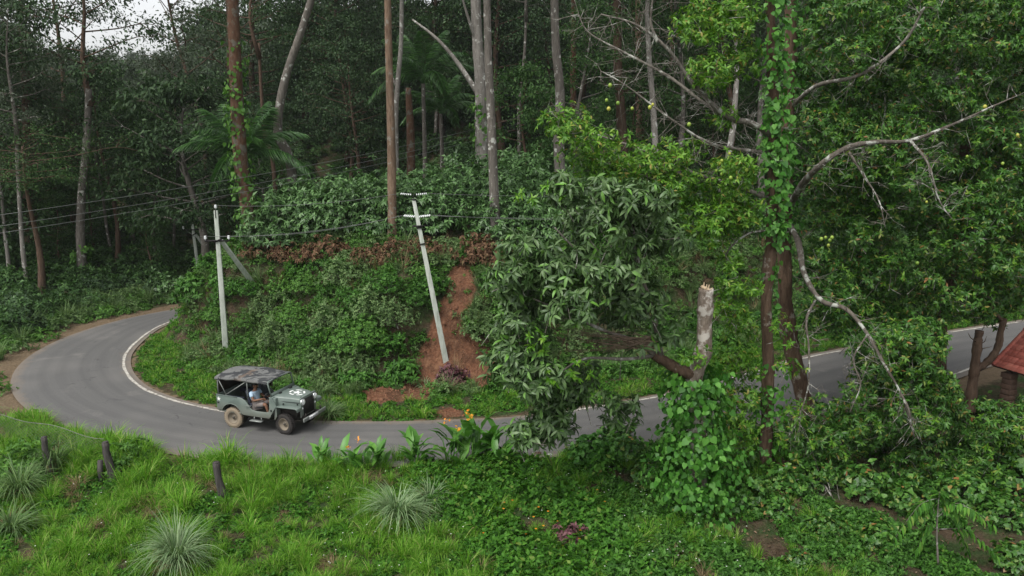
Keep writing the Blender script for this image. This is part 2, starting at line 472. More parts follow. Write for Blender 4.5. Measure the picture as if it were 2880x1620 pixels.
# ------------------------------------------------------------------ road outline (read off the photograph, laid on the ground plane)
OUT_PX = [(620,848),(560,858),(400,885),(250,925),(130,972),(55,1025),(32,1075),(60,1135),(150,1190),(300,1240),(500,1278),(750,1303),(1100,1312),(1500,1288),(1900,1238),(2310,1162),(2520,1108),(2750,1046),(2900,1006)]
IN_PX = [(640,858),(570,872),(480,908),(430,932),(378,975),(357,1010),(365,1050),(410,1092),(500,1127),(600,1150),(750,1178),(900,1188),(1100,1190),(1300,1184),(1450,1176),(1600,1155),(1890,1106),(2200,1022),(2330,992),(2600,945),(2900,900)]
OUTW = np.array([gnd(*p)[:2] for p in OUT_PX]); INW = np.array([gnd(*p)[:2] for p in IN_PX])
OUTW = np.concatenate([[[-4, 76], [-11, 62]], OUTW, [[50, 45], [95, 62]]])
INW = np.concatenate([[[1, 74], [-7, 60]], INW, [[50, 52], [92, 68]]])
O_S = spline(OUTW, 8); I_S = spline(INW, 8)
def resample(P, n):
    s = np.concatenate([[0], np.cumsum(np.linalg.norm(np.diff(P, axis=0), axis=1))])
    t = np.linspace(0, s[-1], n)
    return np.stack([np.interp(t, s, P[:, k]) for k in (0, 1)], 1)
def seg_dist(X, Y, P):
    d = np.full(X.shape, 1e9)
    for a, b in zip(P[:-1], P[1:]):
        ab = b - a; L2 = ab @ ab + 1e-12
        t = np.clip(((X - a[0]) * ab[0] + (Y - a[1]) * ab[1]) / L2, 0, 1)
        d = np.minimum(d, np.hypot(X - a[0] - t * ab[0], Y - a[1] - t * ab[1]))
    return d
def in_poly(X, Y, P):
    r = np.zeros(X.shape, bool); j = len(P) - 1
    for i in range(len(P)):
        (xi, yi), (xj, yj) = P[i], P[j]
        c = ((yi > Y) != (yj > Y)) & (X < (xj - xi) * (Y - yi) / (yj - yi + 1e-12) + xi)
        r ^= c; j = i
    return r
O_C, I_C = resample(O_S, 110), resample(I_S, 110)
MOUND = np.concatenate([I_C, [[600, 200], [600, 900], [40, 900], [14, 110]]])
ROADP = np.concatenate([I_C, O_C[::-1]])
def ss(x, a, b):
    t = np.clip((x - a) / (b - a), 0, 1); return t * t * (3 - 2 * t)
def wob(X, Y):
    return (.5*np.sin(.31*X + .7) * np.cos(.27*Y + 1.1) + .3*np.sin(.83*X + .4*Y) + .2*np.sin(1.7*Y - .9*X + 2) + .12*np.sin(2.9*X + 1.3*Y))
GULLY = [(-3.2, 33.6, .8), (-3.4, 32.7, .8), (-3.6, 31.9, .9), (-4.0, 31.2, .9), (-2.9, 34.5, .8)]
def terrain(X, Y, full=False):
    X = np.asarray(X, float); Y = np.asarray(Y, float)
    shp = X.shape; X = X.ravel(); Y = Y.ravel()
    dI = seg_dist(X, Y, I_C); dO = seg_dist(X, Y, O_C)
    mound = in_poly(X, Y, MOUND); road = in_poly(X, Y, ROADP)
    w = wob(X, Y)
    Hb = 3.9 - 1.5 * ss(X, 8, 24)
    west = ss(Y, 35.2, 38.5) * (1 - ss(X, -10, -4))          # the flank towards the far road is steeper
    foot = 3.9 + .4 * np.sin(X * .5) - 2.9 * west; top = foot + 4.2 - .6 * west
    zm = .12 * ss(dI, .3, 2) + Hb * ss(dI, foot, top) + .30 * np.maximum(0, np.minimum(dI - top, 14)) + .12 * np.maximum(0, dI - top - 14) + .22 * w * ss(dI, 2.5, 6)
    # far behind, the bank and the left-hand slope run into one hill
    far = ss(Y, 62, 95)
    wl = ss(Y, 26, 37)
    zl = .05 * np.minimum(dO, 6) + .115 * np.maximum(0, dO - 6) + .15 * w * ss(dO, 1.5, 5)
    zn = -.09 * np.minimum(dO, 9) + .16 * w * ss(dO, .8, 3)
    zo = wl * zl + (1 - wl) * zn
    z = np.where(mound, zm, zo)
    zf = 10.5 + .12 * (Y - 80) + .05 * np.clip(X + 20, -60, 90) + .2 * w
    z = np.where((Y > 62) & ~road, (1 - far) * z + far * zf, z)
    z = np.where(road, -.05, z - .03)
    for cx_, cy_, rr_ in GULLY:          # rain-cut hollow under the leaning pole
        z = z - .45 * np.exp(-((X - cx_) ** 2 + (Y - cy_) ** 2) / rr_ ** 2) * mound * (1 + .5 * np.sin(9 * X + 2) * np.sin(8 * Y))
    if full: return z.reshape(shp), dI.reshape(shp), dO.reshape(shp), mound.reshape(shp), road.reshape(shp)
    return z.reshape(shp)
def tz(x, y): return float(terrain(np.array([x]), np.array([y]))[0])
def hit(px, py, far=140):
    """where the line of sight through a photo pixel meets the ground"""
    d = ray(px, py); t = np.linspace(10, far, 190)
    for _ in range(2):
        p = np.array([0, 0, CAM_Z]) + t[:, None] * d
        below = p[:, 2] < terrain(p[:, 0], p[:, 1])
        i = int(np.argmax(below)) if below.any() else len(t) - 1
        if _ == 0: t = np.linspace(t[max(i - 1, 0)], t[i] + 1e-3, 24)
    q = p[i].copy(); q[2] = tz(q[0], q[1]); return q
def grounded(px, Y):
    """ground point straight below the pixel column at forward distance Y"""
    x = at(px, 810, Y)[0]; return np.array([x, Y, tz(x, Y)])

# ------------------------------------------------------------------ ground sheet
def axis(fine0, fine1, step, far0, far1):
    a = list(np.arange(fine0, fine1, step)); s = step
    x = fine1
    while x < far1: a.append(x); s *= 1.16; x += s
    a.append(far1); s = step; x = fine0; b = []
    while x > far0: x -= s; s *= 1.16; b.append(max(x, far0))
    return np.array(sorted(set(b + a)))
gx = axis(-30, 32, .36, -380, 380); gy = axis(12, 52, .36, -60, 420)
GX, GY = np.meshgrid(gx, gy)
GZ, gI, gO, gM, gR = terrain(GX, GY, True)
GZ = np.where(GY > 200, GZ[GY <= 200].max() * 0 + np.minimum(GZ, 40), GZ)
nx, ny = len(gx), len(gy)
i, k = np.meshgrid(np.arange(ny - 1), np.arange(nx - 1), indexing='ij')
gq = np.stack([i*nx+k, i*nx+k+1, (i+1)*nx+k+1, (i+1)*nx+k], -1).reshape(-1, 4)
gmb = MB().add(np.stack([GX, GY, GZ], -1).reshape(-1, 3), gq)
ground = gmb.build('ground', M['ground'], smooth=True)
tag(ground, 'soil ground sloping up into the forest', None, None, 'structure')
# red earth gully below the leaning pole, bare patches, and dusty verges
def px_poly(pts): return np.array([hit(*p)[:2] for p in pts])
RED = [px_poly([(1268,745),(1326,745),(1340,800),(1325,870),(1315,930),(1345,975),(1395,1000),(1400,1090),(1330,1100),(1295,1055),(1250,1060),(1225,1110),(1150,1128),(1020,1125),(1100,1092),(1165,1035),(1180,960),(1222,900),(1250,820)]),
       px_poly([(1010,1095),(1180,1085),(1200,1125),(1040,1140)]), px_poly([(1220,1150),(1290,1140),(1310,1178),(1230,1178)])]
redm = np.zeros(GX.shape)
for p in RED: redm = np.maximum(redm, in_poly(GX.ravel(), GY.ravel(), p).reshape(GX.shape).astype(float))
def blur(a):
    b = a.copy()
    b[1:-1, 1:-1] = (a[1:-1,1:-1]*2 + a[:-2,1:-1] + a[2:,1:-1] + a[1:-1,:-2] + a[1:-1,2:]) / 6
    return b
redm = blur(redm)
dust = np.zeros(GX.shape)
left = (~gM) & (GY > 27)
dust = np.where(left, .95 * (1 - ss(gO, .3, 1.9 + 0 * GX)), dust)
dust = np.where((~gM) & (GY <= 27), .7 * (1 - ss(gO, .2, .9)), dust)
dust = np.where(gM, .75 * (1 - ss(gI, .15, .7)), dust)
ca = ground.data.color_attributes.new('earth', 'FLOAT_COLOR', 'POINT')
cols = np.zeros((GX.size, 4), np.float32); cols[:, 0] = redm.ravel(); cols[:, 1] = dust.ravel(); cols[:, 3] = 1
ca.data.foreach_set('color', cols.ravel())
def is_red(x, y):
    r = np.zeros(x.shape, bool)
    for p in RED: r |= in_poly(x, y, p)
    return r

# ------------------------------------------------------------------ road sheet and its painted edge lines
NR, NW = 320, 10
Ia, Oa = resample(I_S, NR), []
# match each inner station to the outer edge by walking along it
Od = resample(O_S, 1200); j = 0
for n_, p in enumerate(Ia):
    d = np.hypot(*(Od[j:j+160] - p).T); j = j + int(np.argmin(d)) if n_ else int(np.argmin(np.hypot(*(Od - p).T))); Oa.append(Od[j])
Oa = np.array(Oa)
for _ in range(14): Oa[1:-1] = (Oa[:-2] + 2 * Oa[1:-1] + Oa[2:]) / 4
mb = MB(); vv = []; uvs = []
sl = np.concatenate([[0], np.cumsum(np.linalg.norm(np.diff(Ia, axis=0), axis=1))])
for n_ in range(NR):
    for w in np.linspace(-.04, 1.04, NW):
        p = Ia[n_] * (1 - w) + Oa[n_] * w
        vv.append((p[0], p[1], .02 + .05 * (1 - (2 * w - 1) ** 2))); uvs.append((sl[n_] * .15, (w + .04) / 1.08))
i, k = np.meshgrid(np.arange(NR - 1), np.arange(NW - 1), indexing='ij')
rq = np.stack([i*NW+k, i*NW+k+1, (i+1)*NW+k+1, (i+1)*NW+k], -1).reshape(-1, 4)
mb.add(vv, rq)
road = mb.build('road', M['road'], smooth=True)
uvl = road.data.uv_layers.new(name='UVMap')
li = np.empty(len(road.data.loops), np.int32); road.data.loops.foreach_get('vertex_index', li)
uvl.data.foreach_set('uv', np.array(uvs, np.float32)[li].ravel())
tag(road, 'grey asphalt road curving round the grassy bank', None, None, 'structure')
def edge_line(w0, side, a_px, b_px, wid=.115):
    pa, pb = gnd(*a_px)[:2], gnd(*b_px)[:2]
    ref = Ia if side == 'in' else Oa
    ia, ib = sorted((int(np.argmin(np.hypot(*(ref - pa).T))), int(np.argmin(np.hypot(*(ref - pb).T)))))
    A, B = (Ia, Oa) if side == 'in' else (Oa, Ia)
    mb = MB(); v = []
    for n_ in range(ia, ib + 1):
        d = unit(B[n_] - A[n_]); wv = wid * (1 + .15 * math.sin(n_ * 1.7))
        for o in (w0, w0 + wv):
            p = A[n_] + d * o; v.append((p[0], p[1], .036 + .02 * o))
    m_ = ib - ia
    mb.add(v, np.array([[2*q, 2*q+1, 2*q+3, 2*q+2] for q in range(m_)]))
    return mb.build('edge_line', M['paint'], road)
edge_line(.06, 'in', (480,908), (640,1160))
edge_line(.06, 'in', (1560,1164), (2360,985))
edge_line(.08, 'in', (2660,935), (2860,905))
edge_line(.10, 'out', (2280,1170), (2880,1011))

# ================================================================== the jeep
def jeep_paint():
    m, nt, out = new_mat('jeep_paint')
    co = coord(nt)
    n = noise(nt, co, 2.5, 6, .6); n2 = noise(nt, co, 14, 5, .7)
    c = ramp(nt, n, [(.3, (.105,.138,.122)), (.7, (.15,.182,.163))])
    g = nt.nodes.new('ShaderNodeSeparateXYZ'); nt.links.new(co, g.inputs[0])
    # road dust lies on the lower panels
    low = mathn(nt, 'SUBTRACT', .95, g.outputs[2]); low = mathn(nt, 'MULTIPLY', low, 1.3, True)
    low = mathn(nt, 'MULTIPLY', low, mathn(nt, 'MULTIPLY', n2, 1.3), True)
    c = mixc(nt, low, c, (.2,.17,.13))
    principled(nt, out, c, .42, .4)
    return m
M['jeep'] = jeep_paint()
M['dark'] = plain('jeep_black', (.012,.012,.013), .6, .3)
M['under'] = plain('jeep_underbody', (.03,.027,.024), .85, .15)
M['tyre'] = plain('tyre_rubber', (.035,.032,.03), .85, .2, sc=20)
M['tyre_dusty'] = plain('tyre_dusty', (.25,.205,.15), .95, .05, var=.2)
M['rim'] = plain('rim_dusty', (.19,.16,.12), .7, .2)
M['hub'] = plain('hub_dark', (.06,.054,.045), .6, .3)
M['steel'] = plain('dull_steel', (.22,.235,.22), .5, .4, .3)
M['white'] = plain('white_stencil', (.72,.74,.72), .6, .3, var=.12)
M['plate'] = plain('number_plate', (.75,.76,.76), .4, .4, var=.05)
M['plate_ink'] = plain('number_plate_ink', (.25,.25,.27), .5, .3)
M['lens'] = plain('headlight_lens', (.8,.83,.84), .12, .6, .2, var=.05)
M['chrome'] = plain('chrome', (.6,.62,.62), .25, .5, .9)
M['seat'] = plain('seat_vinyl', (.03,.034,.05), .6, .35)
def glass_mat():
    m, nt, out = new_mat('windscreen_glass')
    g = nt.nodes.new('ShaderNodeBsdfGlossy'); g.inputs['Roughness'].default_value = .03
    t = nt.nodes.new('ShaderNodeBsdfTransparent'); t.inputs[0].default_value = (.86, .9, .88, 1)
    fr = nt.nodes.new('ShaderNodeFresnel'); fr.inputs[0].default_value = 1.5
    x = nt.nodes.new('ShaderNodeMixShader'); nt.links.new(fr.outputs[0], x.inputs[0])
    nt.links.new(t.outputs[0], x.inputs[1]); nt.links.new(g.outputs[0], x.inputs[2]); nt.links.new(x.outputs[0], out.inputs[0])
    return m
M['glass'] = glass_mat()
def canvas_mat():
    m, nt, out = new_mat('worn_canvas')
    co = coord(nt)
    n = noise(nt, scaled(nt, co, (1, 1, 1)), 1.7, 6, .62, .9); f = noise(nt, co, 30, 4)
    base = ramp(nt, f, [(.3, (.115,.117,.115)), (.7, (.165,.167,.162))])
    c = mixc(nt, ramp(nt, n, [(.49, (0,0,0)), (.53, (1,1,1))]), base, (.045,.047,.05))
    n3 = noise(nt, co, 1.1, 3, .6)
    c = mixc(nt, ramp(nt, n3, [(.58, (0,0,0)), (.66, (.7,.7,.7))]), c, (.16,.115,.085))
    principled(nt, out, c, .9, .1, nrm=bump(nt, noise(nt, co, 5, 4), .5, .03))
    return m
M['canvas'] = canvas_mat()
M['canvas_dark'] = plain('dark_curtain', (.035,.03,.026), .9, .1)

rear, front = gnd(660, 1201, .05), gnd(805, 1221, .05)
jc = (rear + front) / 2
jhead = math.atan2(front[1] - rear[1], front[0] - rear[0])
# the traced contact points lie under the near wheels: move half a track towards the far side
off = np.array([-math.sin(jhead), math.cos(jhead), 0]) * .62
JLOC = np.array([jc[0], jc[1], .062]) + off
jeep = empty('jeep', JLOC, jhead, 'grey-green open army jeep with patched canvas top, driving on the asphalt road', 'jeep')

RA, FA = -1.01, 1.02      # axle positions
def arc(cx, cz, r, a0, a1, n):
    return [(cx + r * math.cos(R(a)), cz + r * math.sin(R(a))) for a in np.linspace(a0, a1, n)]
side = ([(-1.60, .60), (-1.60, 1.15)] + [(-.75, 1.13), (-.6, 1.12), (-.45, 1.05), (-.34, .93), (-.25, .80), (-.15, .735), (0, .715), (.38, .715), (.47, .75), (.50, .85), (.52, 1.22), (.62, 1.24)]
        + [(.78, 1.0), (.80, .62), (.72, .50), (-.50, .52)] + arc(RA, .46, .41, 12, 160, 11))
b = MB()
for s in (-1, 1):
    b.extrude(side, s * .715, s * .745)
b.box((-1.585, 0, .88), (.03, 1.43, .54)); b.box((-.42, 0, .56), (2.3, 1.42, .03))
for s in (-1, 1):
    b.box((RA, s * .58, .92), (.9, .26, .03)); b.box((-1.45, s * .58, .75), (.03, .26, .3)); b.box((-.5, s * .58, .74), (.03, .26, .36))
b.box((.68, 0, .92), (.14, 1.42, .62))
b.box((.57, 0, 1.23), (.16, 1.44, .05))
tub = b.build('body_tub', M['jeep'], jeep, bevel=.012)
# raised wheel-arch lip, step edge and rolled top rail
b = MB()
for s in (-1, 1):
    b.tube([(x, s * .75, z) for x, z in arc(RA, .46, .41, 8, 160, 14)], .014, 5)
    b.tube([(-1.60, s * .75, 1.15), (-.75, s * .75, 1.13)], .016, 5)
b.each('arch_trim', M['jeep'], jeep)
b = MB()
for s in (-1, 1):
    b.lathe([(.395, -.02), (.395, .26)], (RA, s * .62, .42), 'y', 24)
    b.box((.95, s * .45, .72), (.9, .04, .4))
b.box((0, 0, .45), (3.0, .6, .1)); b.box((RA, 0, .36), (.12, 1.1, .12)); b.box((FA, 0, .36), (.12, 1.1, .12))
b.box((.95, 0, .75), (.9, .8, .4))
b.tube([(-.5, -.55, .42), (.4, -.5, .38), (.85, -.3, .4)], .04, 8)
b.build('chassis', M['under'], jeep)
# bonnet: tapering box with a crowned top
b = MB()
sec = []
for x, w, h in ((.60, .62, 1.275), (.85, .58, 1.27), (1.2, .50, 1.245), (1.5, .44, 1.215)):
    zz = [.96, h - .06, h - .02, h, h + .012, h, h - .02, h - .06, .96]
    yy = [-w, -w, -w + .03, -w + .09, 0, w - .09, w - .03, w, w]
    sec += [(x, y, z) for y, z in zip(yy, zz)]
q = [[i*9+j, (i+1)*9+j, (i+1)*9+j+1, i*9+j+1] for i in range(3) for j in range(8)]
b.add(sec, np.array(q)); b.add(sec[-9:], [[0,1,2,3,4,5,6,7,8]])
hood = b.build('bonnet', M['jeep'], jeep, smooth=False)
b = MB()
for s in (-1, 1):
    b.tube([(.62, s*.60, 1.12), (1.0, s*.55, 1.10), (1.49, s*.46, 1.075)], .009, 4)      # crease above the bonnet side
    b.box((1.42, s*.465, 1.02), (.03, .03, .05)); b.box((.95, s*.58, 1.02), (.03, .03, .05))
    b.box((.66, s*.3, 1.297), (.07, .1, .035))
    b.box((1.46, s*.3, 1.225), (.03, .04, .03))
b.each('bonnet_catch', M['dark'], hood)
# white broken ring and star on the bonnet
def hz(x): return float(np.interp(x, [.6, .85, 1.2, 1.5], [1.287, 1.282, 1.257, 1.227]) + .004)
b = MB()
cx = 1.12
for k in range(5):
    a0 = R(72 * k + 10); seg = np.linspace(a0, a0 + R(50), 7)
    v = []
    for a in seg:
        for r in (.21, .27): x = cx + r * math.cos(a); v.append((x, r * math.sin(a), hz(x)))
    b.add(v, np.array([[2*q, 2*q+1, 2*q+3, 2*q+2] for q in range(6)]))
st = [(cx + r * math.cos(R(36 * k + 180)), r * math.sin(R(36 * k + 180))) for k, r in zip(range(10), [.18, .075] * 5)]
b.add([(x, y, hz(x)) for x, y in st] + [(cx, 0, hz(cx))], [[i, (i + 1) % 10, 10] for i in range(10)])
em = b.build('stencil_star', M['white'], hood); em['label'] = 'white stencilled star in a broken ring'
b = MB()
for s in (-1, 1):
    st = [(-1.50 + r * math.sin(R(36 * k)), 1.0 + r * math.cos(R(36 * k))) for k, r in zip(range(10), [.085, .036] * 5)]
    b.add([(x, s * .7485, z) for x, z in st] + [(-1.5, s * .7485, 1.0)], [[i, (i + 1) % 10, 10] for i in range(10)])
    b.build('side_star', M['white'], tub); b = MB()
# wings
for s in (-1, 1):
    b = MB()
    b.extrude([(.70, .96), (1.50, .97), (1.58, .94), (1.60, .84), (1.585, .84), (1.565, .92), (1.49, .945), (.77, .94), (.66, .55), (.50, .50), (.50, .485), (.68, .53)], s * .44, s * .76)
    b.build('wing', M['jeep'], jeep, bevel=.008)
# grille with dark slots, headlamps
b = MB(); b.box((1.525, 0, .90), (.05, .90, .68)); b.box((1.53, 0, 1.235), (.06, .86, .03))
gr = b.build('grille', M['jeep'], jeep, bevel=.015)
b = MB(); b.box((1.552, 0, .88), (.012, .62, .56)); b.build('grille_screen', M['dark'], gr)
b = MB()
for k in range(9): b.box((1.562, -.27 + k * .0675, .89), (.014, .016, .54))
b.each('grille_bar', M['under'], gr)
for s in (-1, 1):
    b = MB(); b.lathe([(.0, .0), (.115, .0), (.12, .06), (.105, .085), (.095, .085)], (1.52, s * .365, 1.09), 'x', 20)
    hl = b.build('headlight', M['chrome'], jeep, smooth=True)
    b = MB(); b.lathe([(.0, .115), (.06, .107), (.098, .08)], (1.52, s * .365, 1.09), 'x', 20); b.build('lens', M['lens'], hl, smooth=True)
    b = MB(); b.lathe([(.0, .06), (.035, .05), (.04, .0)], (1.52, s * .38, .86), 'x', 12); b.build('side_lamp', M['lens'], jeep, smooth=True)
# bumpers, plate, step, handle
b = MB(); b.box((1.77, 0, .56), (.05, 1.34, .12)); b.build('front_bumper', M['steel'], jeep, bevel=.01)
b = MB()
for s in (-1, 1): b.box((1.62, s * .36, .55), (.27, .07, .1)); b.box((1.72, s*.45, .66), (.04, .04, .14))
b.each('bumper_bracket', M['under'], jeep)
b = MB(); b.box((1.801, -.1, .56), (.008, .52, .115)); pl = b.build('number_plate', M['plate'], jeep)
b = MB()
for k in range(9):
    if k in (2, 5): continue
    b.box((1.807, -.32 + k * .055, .56), (.004, .026, .06))
b.each('plate_mark', M['plate_ink'], pl)
b = MB(); b.box((-1.66, 0, .55), (.05, 1.1, .09)); b.build('rear_bumper', M['steel'], jeep, bevel=.01)
for s in (-1, 1):
    b = MB(); b.box((.02, s * .80, .40), (.46, .16, .025)); b.box((-.12, s * .72, .45), (.03, .03, .1)); b.box((.16, s * .72, .45), (.03, .03, .1)); b.each('step', M['steel'], jeep)
    b = MB(); b.tube([(-.42, s * .75, .90), (-.40, s * .785, .885), (-.2, s * .785, .885), (-.18, s * .75, .90)], .011, 6); b.build('side_handle', M['steel'], jeep)
    b = MB(); b.lathe([(.0, .02), (.03, .015), (.03, 0)], (-.36, s * .75, .78), 'y', 10); b.box((.58, s * .755, .80), (.05, .02, .05)); b.box((-1.54, s * .76, .88), (.1, .03, .02)); b.each('side_hook', M['dark'], jeep)
    b = MB(); b.lathe([(.0, .05), (.035, .045), (.04, 0)], (-1.63, s * .6, .8), 'x', 10); b.build('tail_lamp', M['red_flower'], jeep)
# windscreen
TI = .13
b = MB()
def ws(y, t): return (.56 - TI * t, y, 1.25 + .50 * t)
b.tube([ws(-.66, 0), ws(-.66, .9), ws(-.60, 1), ws(.60, 1), ws(.66, .9), ws(.66, 0)], .026, 6)
b.tube([ws(-.66, .16), ws(.66, .16)], .03, 6); b.box((.55, 0, 1.285), (.03, 1.32, .09))
wf = b.build('windscreen_frame', M['jeep'], jeep)
b = MB(); b.add([ws(-.64, .16), ws(.64, .16), ws(.60, .97), ws(-.60, .97)], np.array([[0, 1, 2, 3]])); b.build('windscreen_glass', M['glass'], wf)
b = MB(); b.tube([(.5, -.35, 1.33), (.46, -.1, 1.42)], .008, 4); b.tube([(.5, .3, 1.33), (.46, .05, 1.42)], .008, 4); b.each('wiper', M['dark'], wf)
b = MB(); b.tube([(.56, -.72, 1.27), (.55, -.86, 1.36)], .01, 5); b.box((.55, -.9, 1.40), (.03, .13, .09)); b.build('wing_mirror', M['dark'], jeep)
# hoops and canvas top
b = MB()
for x in (-.36, -1.55):
    b.tube([(x, -.69, 1.1), (x, -.69, 1.68), (x, -.6, 1.765), (x, 0, 1.80), (x, .6, 1.765), (x, .69, 1.68), (x, .69, 1.1)], .02, 6)
for s in (-1, 1):
    b.tube([(-1.54, s * .69, 1.72), (-1.20, s * .70, 1.12)], .017, 5); b.tube([(-.38, s * .69, 1.70), (-1.26, s * .70, 1.14)], .017, 5)
    b.tube([(.43, s * .62, 1.735), (-1.55, s * .66, 1.735)], .016, 5)
b.each('roof_hoop', M['steel'], jeep)
b = MB()
xs = np.linspace(.48, -1.64, 15); ys = np.linspace(-1, 1, 11); v = []
for ix, x in enumerate(xs):
    for iy, y in enumerate(ys):
        w = np.interp(x, [-1.64, -.3, .48], [.72, .725, .66])
        sag = -.035 * (math.sin((x + .36) / 1.34 * math.pi) ** 2) * (1 - y * y)
        z = np.interp(x, [-1.64, -1.5, -.5, .48], [1.785, 1.805, 1.835, 1.765]) - .05 * abs(y) ** 3 + sag + .03 * (1 - y * y) + .008 * math.sin(7 * x + 5 * y)
        v.append((x, y * w, z))
q = [[i*11+j, (i+1)*11+j, (i+1)*11+j+1, i*11+j+1] for i in range(14) for j in range(10)]
b.add(v, np.array(q))
# side valances hanging from the edge
for s, j in ((-1, 0), (1, 10)):
    e = [v[i * 11 + j] for i in range(15)]
    b.add([p for p in e] + [(p[0], p[1] + s * .012, p[2] - .075 - .012 * math.sin(i * 1.9)) for i, p in enumerate(e)], np.array([[i, i + 1, i + 16, i + 15] for i in range(14)]))
e = v[-11:]
b.add(e + [(p[0] - .01, p[1], p[2] - .1) for p in e], np.array([[i, i + 1, i + 12, i + 11] for i in range(10)]))
top = b.build('canvas_top', M['canvas'], jeep, smooth=True)
so = top.modifiers.new('thick', 'SOLIDIFY'); so.thickness = .008
b = MB(); b.box((-1.6, 0, 1.43), (.012, 1.34, .6)); b.box((-1.0, .71, 1.45), (1.2, .01, .2)); b.box((-1.5, .712, 1.42), (.2, .01, .56)); b.box((-.5, .712, 1.42), (.25, .01, .56)); b.box((-1.0, .714, 1.24), (1.2, .01, .24))
b.each('curtain', M['canvas_dark'], jeep)
# inside
b = MB()
for y in (-.37, .37):
    b.box((-.16, y, .84), (.46, .46, .14)); b.box((-.43, y, 1.1), (.1, .46, .5), Matrix.Rotation(R(-12), 3, 'Y'))
b.box((-1.1, -.5, .98), (.8, .3, .1)); b.box((-1.1, .5, .98), (.8, .3, .1))
b.each('seat', M['seat'], jeep, bevel=.03)
b = MB()
ring = [(.20 + .17 * math.sin(a) * .45, -.37 + .19 * math.cos(a), 1.17 + .19 * math.sin(a) * .85) for a in np.linspace(0, 2 * math.pi, 25)]
b.tube(ring, .014, 6, cap=False); b.tube([(.20, -.37, 1.17), (.58, -.37, .98)], .018, 6); b.tube([(.2, -.55, 1.17), (.2, -.19, 1.17)], .01, 5)
b.build('steering_wheel', M['dark'], jeep)
# wheels
def make_wheel(dusty):
    tm = M['tyre_dusty'] if dusty else M['tyre']
    t = MB()
    t.lathe([(.20, -.075), (.235, -.095), (.30, -.098), (.335, -.085), (.35, -.06), (.352, 0), (.35, .06), (.335, .085), (.30, .098), (.235, .095), (.20, .075)], (0,0,0), 'y', 40)
    for k in range(34):
        a = 2 * math.pi * k / 34
        for s in (-1, 1):
            a2 = a + (s * .06)
            rot = Matrix.Rotation(-a2, 3, 'Y')
            t.box((.352 * math.cos(a2), s * .048, .352 * math.sin(a2)), (.02, .08, .034), rot)
    r = MB()
    r.lathe([(.0, .02), (.07, .025), (.085, -.012), (.125, -.012), (.15, .022), (.178, .03), (.195, .06), (.215, .072), (.213, .085), (.2, .085)], (0,0,0), 'y', 28)
    r.lathe([(.0, -.02), (.15, -.02), (.2, -.085)], (0,0,0), 'y', 20)
    h = MB()
    h.lathe([(.0, .07), (.03, .065), (.04, .02)], (0,0,0), 'y', 14)
    for k in range(5): h.lathe([(.0, .035), (.014, .03), (.014, 0)], (.06 * math.cos(k*1.2566), 0, .06 * math.sin(k*1.2566)), 'y', 6)
    return t.mesh('tyre', tm, True), r.mesh('rim', M['rim'], True), h.mesh('hub', M['hub'], True)
wm = {False: make_wheel(False), True: make_wheel(True)}
for x, y, d, st in ((RA, -.62, True, 0), (RA, .62, True, 0), (FA, -.62, False, R(-7)), (FA, .62, False, R(-7))):
    t, r, h = wm[d]
    w = bpy.data.objects.new('wheel', t); C.objects.link(w); w.parent = jeep; w.location = (x, y, .352)
    # the lathe's front faces -y after axis turn; flip the far side
    w.rotation_euler = (0, 0, st + (math.pi if y < 0 else 0))
    link('rim', r, w); link('hub', h, w)

# ------------------------------------------------------------------ the driver
M['skin'] = plain('skin', (.17,.085,.05), .55, .3, var=.1)
M['shirt'] = plain('shirt', (.36,.47,.58), .9, .1, var=.08)
M['shorts'] = plain('shorts', (.2,.175,.165), .9, .1, var=.12)
M['hair'] = plain('hair', (.012,.01,.009), .7, .3)
M['shoe'] = plain('shoe', (.04,.035,.03), .7, .3)
def skin_obj(name, pts, edges, radii, mat, parent=None, root=0, sub=2):
    me = bpy.data.meshes.new(name); me.from_pydata([tuple(p) for p in pts], edges, []); me.materials.append(mat)
    o = link(name, me, parent)
    md = o.modifiers.new('skin', 'SKIN'); md.use_smooth_shade = True
    sv = me.skin_vertices[0].data
    for i, r in enumerate(radii): sv[i].radius = (r, r) if np.isscalar(r) else r
    sv[root].use_root = True
    s2 = o.modifiers.new('sub', 'SUBSURF'); s2.levels = sub; s2.render_levels = sub
    return o
def finger_set(pts, edges, rad, wrist_i, wrist, fwd, side_v, curl):
    """five fingers of unequal length, bent round what they hold"""
    palm = wrist + fwd * .085
    for k, (o, l) in enumerate(((-.033, .062), (-.011, .075), (.011, .072), (.032, .055))):
        b0 = palm + side_v * o; p1 = b0 + fwd * l * .45 + curl * l * .25; p2 = p1 + fwd * l * .1 + curl * l * .5
        n0 = len(pts); pts += [b0, p1, p2]; rad += [.0095, .0085, .0075]; edges += [(wrist_i, n0), (n0, n0 + 1), (n0 + 1, n0 + 2)]
    t0 = wrist + fwd * .03 - side_v * .038; t1 = t0 + fwd * .035 - side_v * .02 + curl * .02; t2 = t1 + fwd * .02 + curl * .025
    n0 = len(pts); pts += [t0, t1, t2]; rad += [.012, .01, .008]; edges += [(wrist_i, n0), (n0, n0 + 1), (n0 + 1, n0 + 2)]
A = np.array
py = -.37
P_ = [A([-.22, py, .97]), A([-.25, py, 1.12]), A([-.27, py, 1.30]), A([-.26, py, 1.40]), A([-.245, py, 1.47]),       # pelvis spine chest neckbase neck
      A([-.235, py, 1.525]), A([-.225, py, 1.60]), A([-.23, py, 1.665])]                                            # jaw, face, crown
E_ = [(0,1),(1,2),(2,3),(3,4),(4,5),(5,6),(6,7)]
Rd = [.15, .14, (.17,.13), .085, .052, .065, (.082, .095), .07]
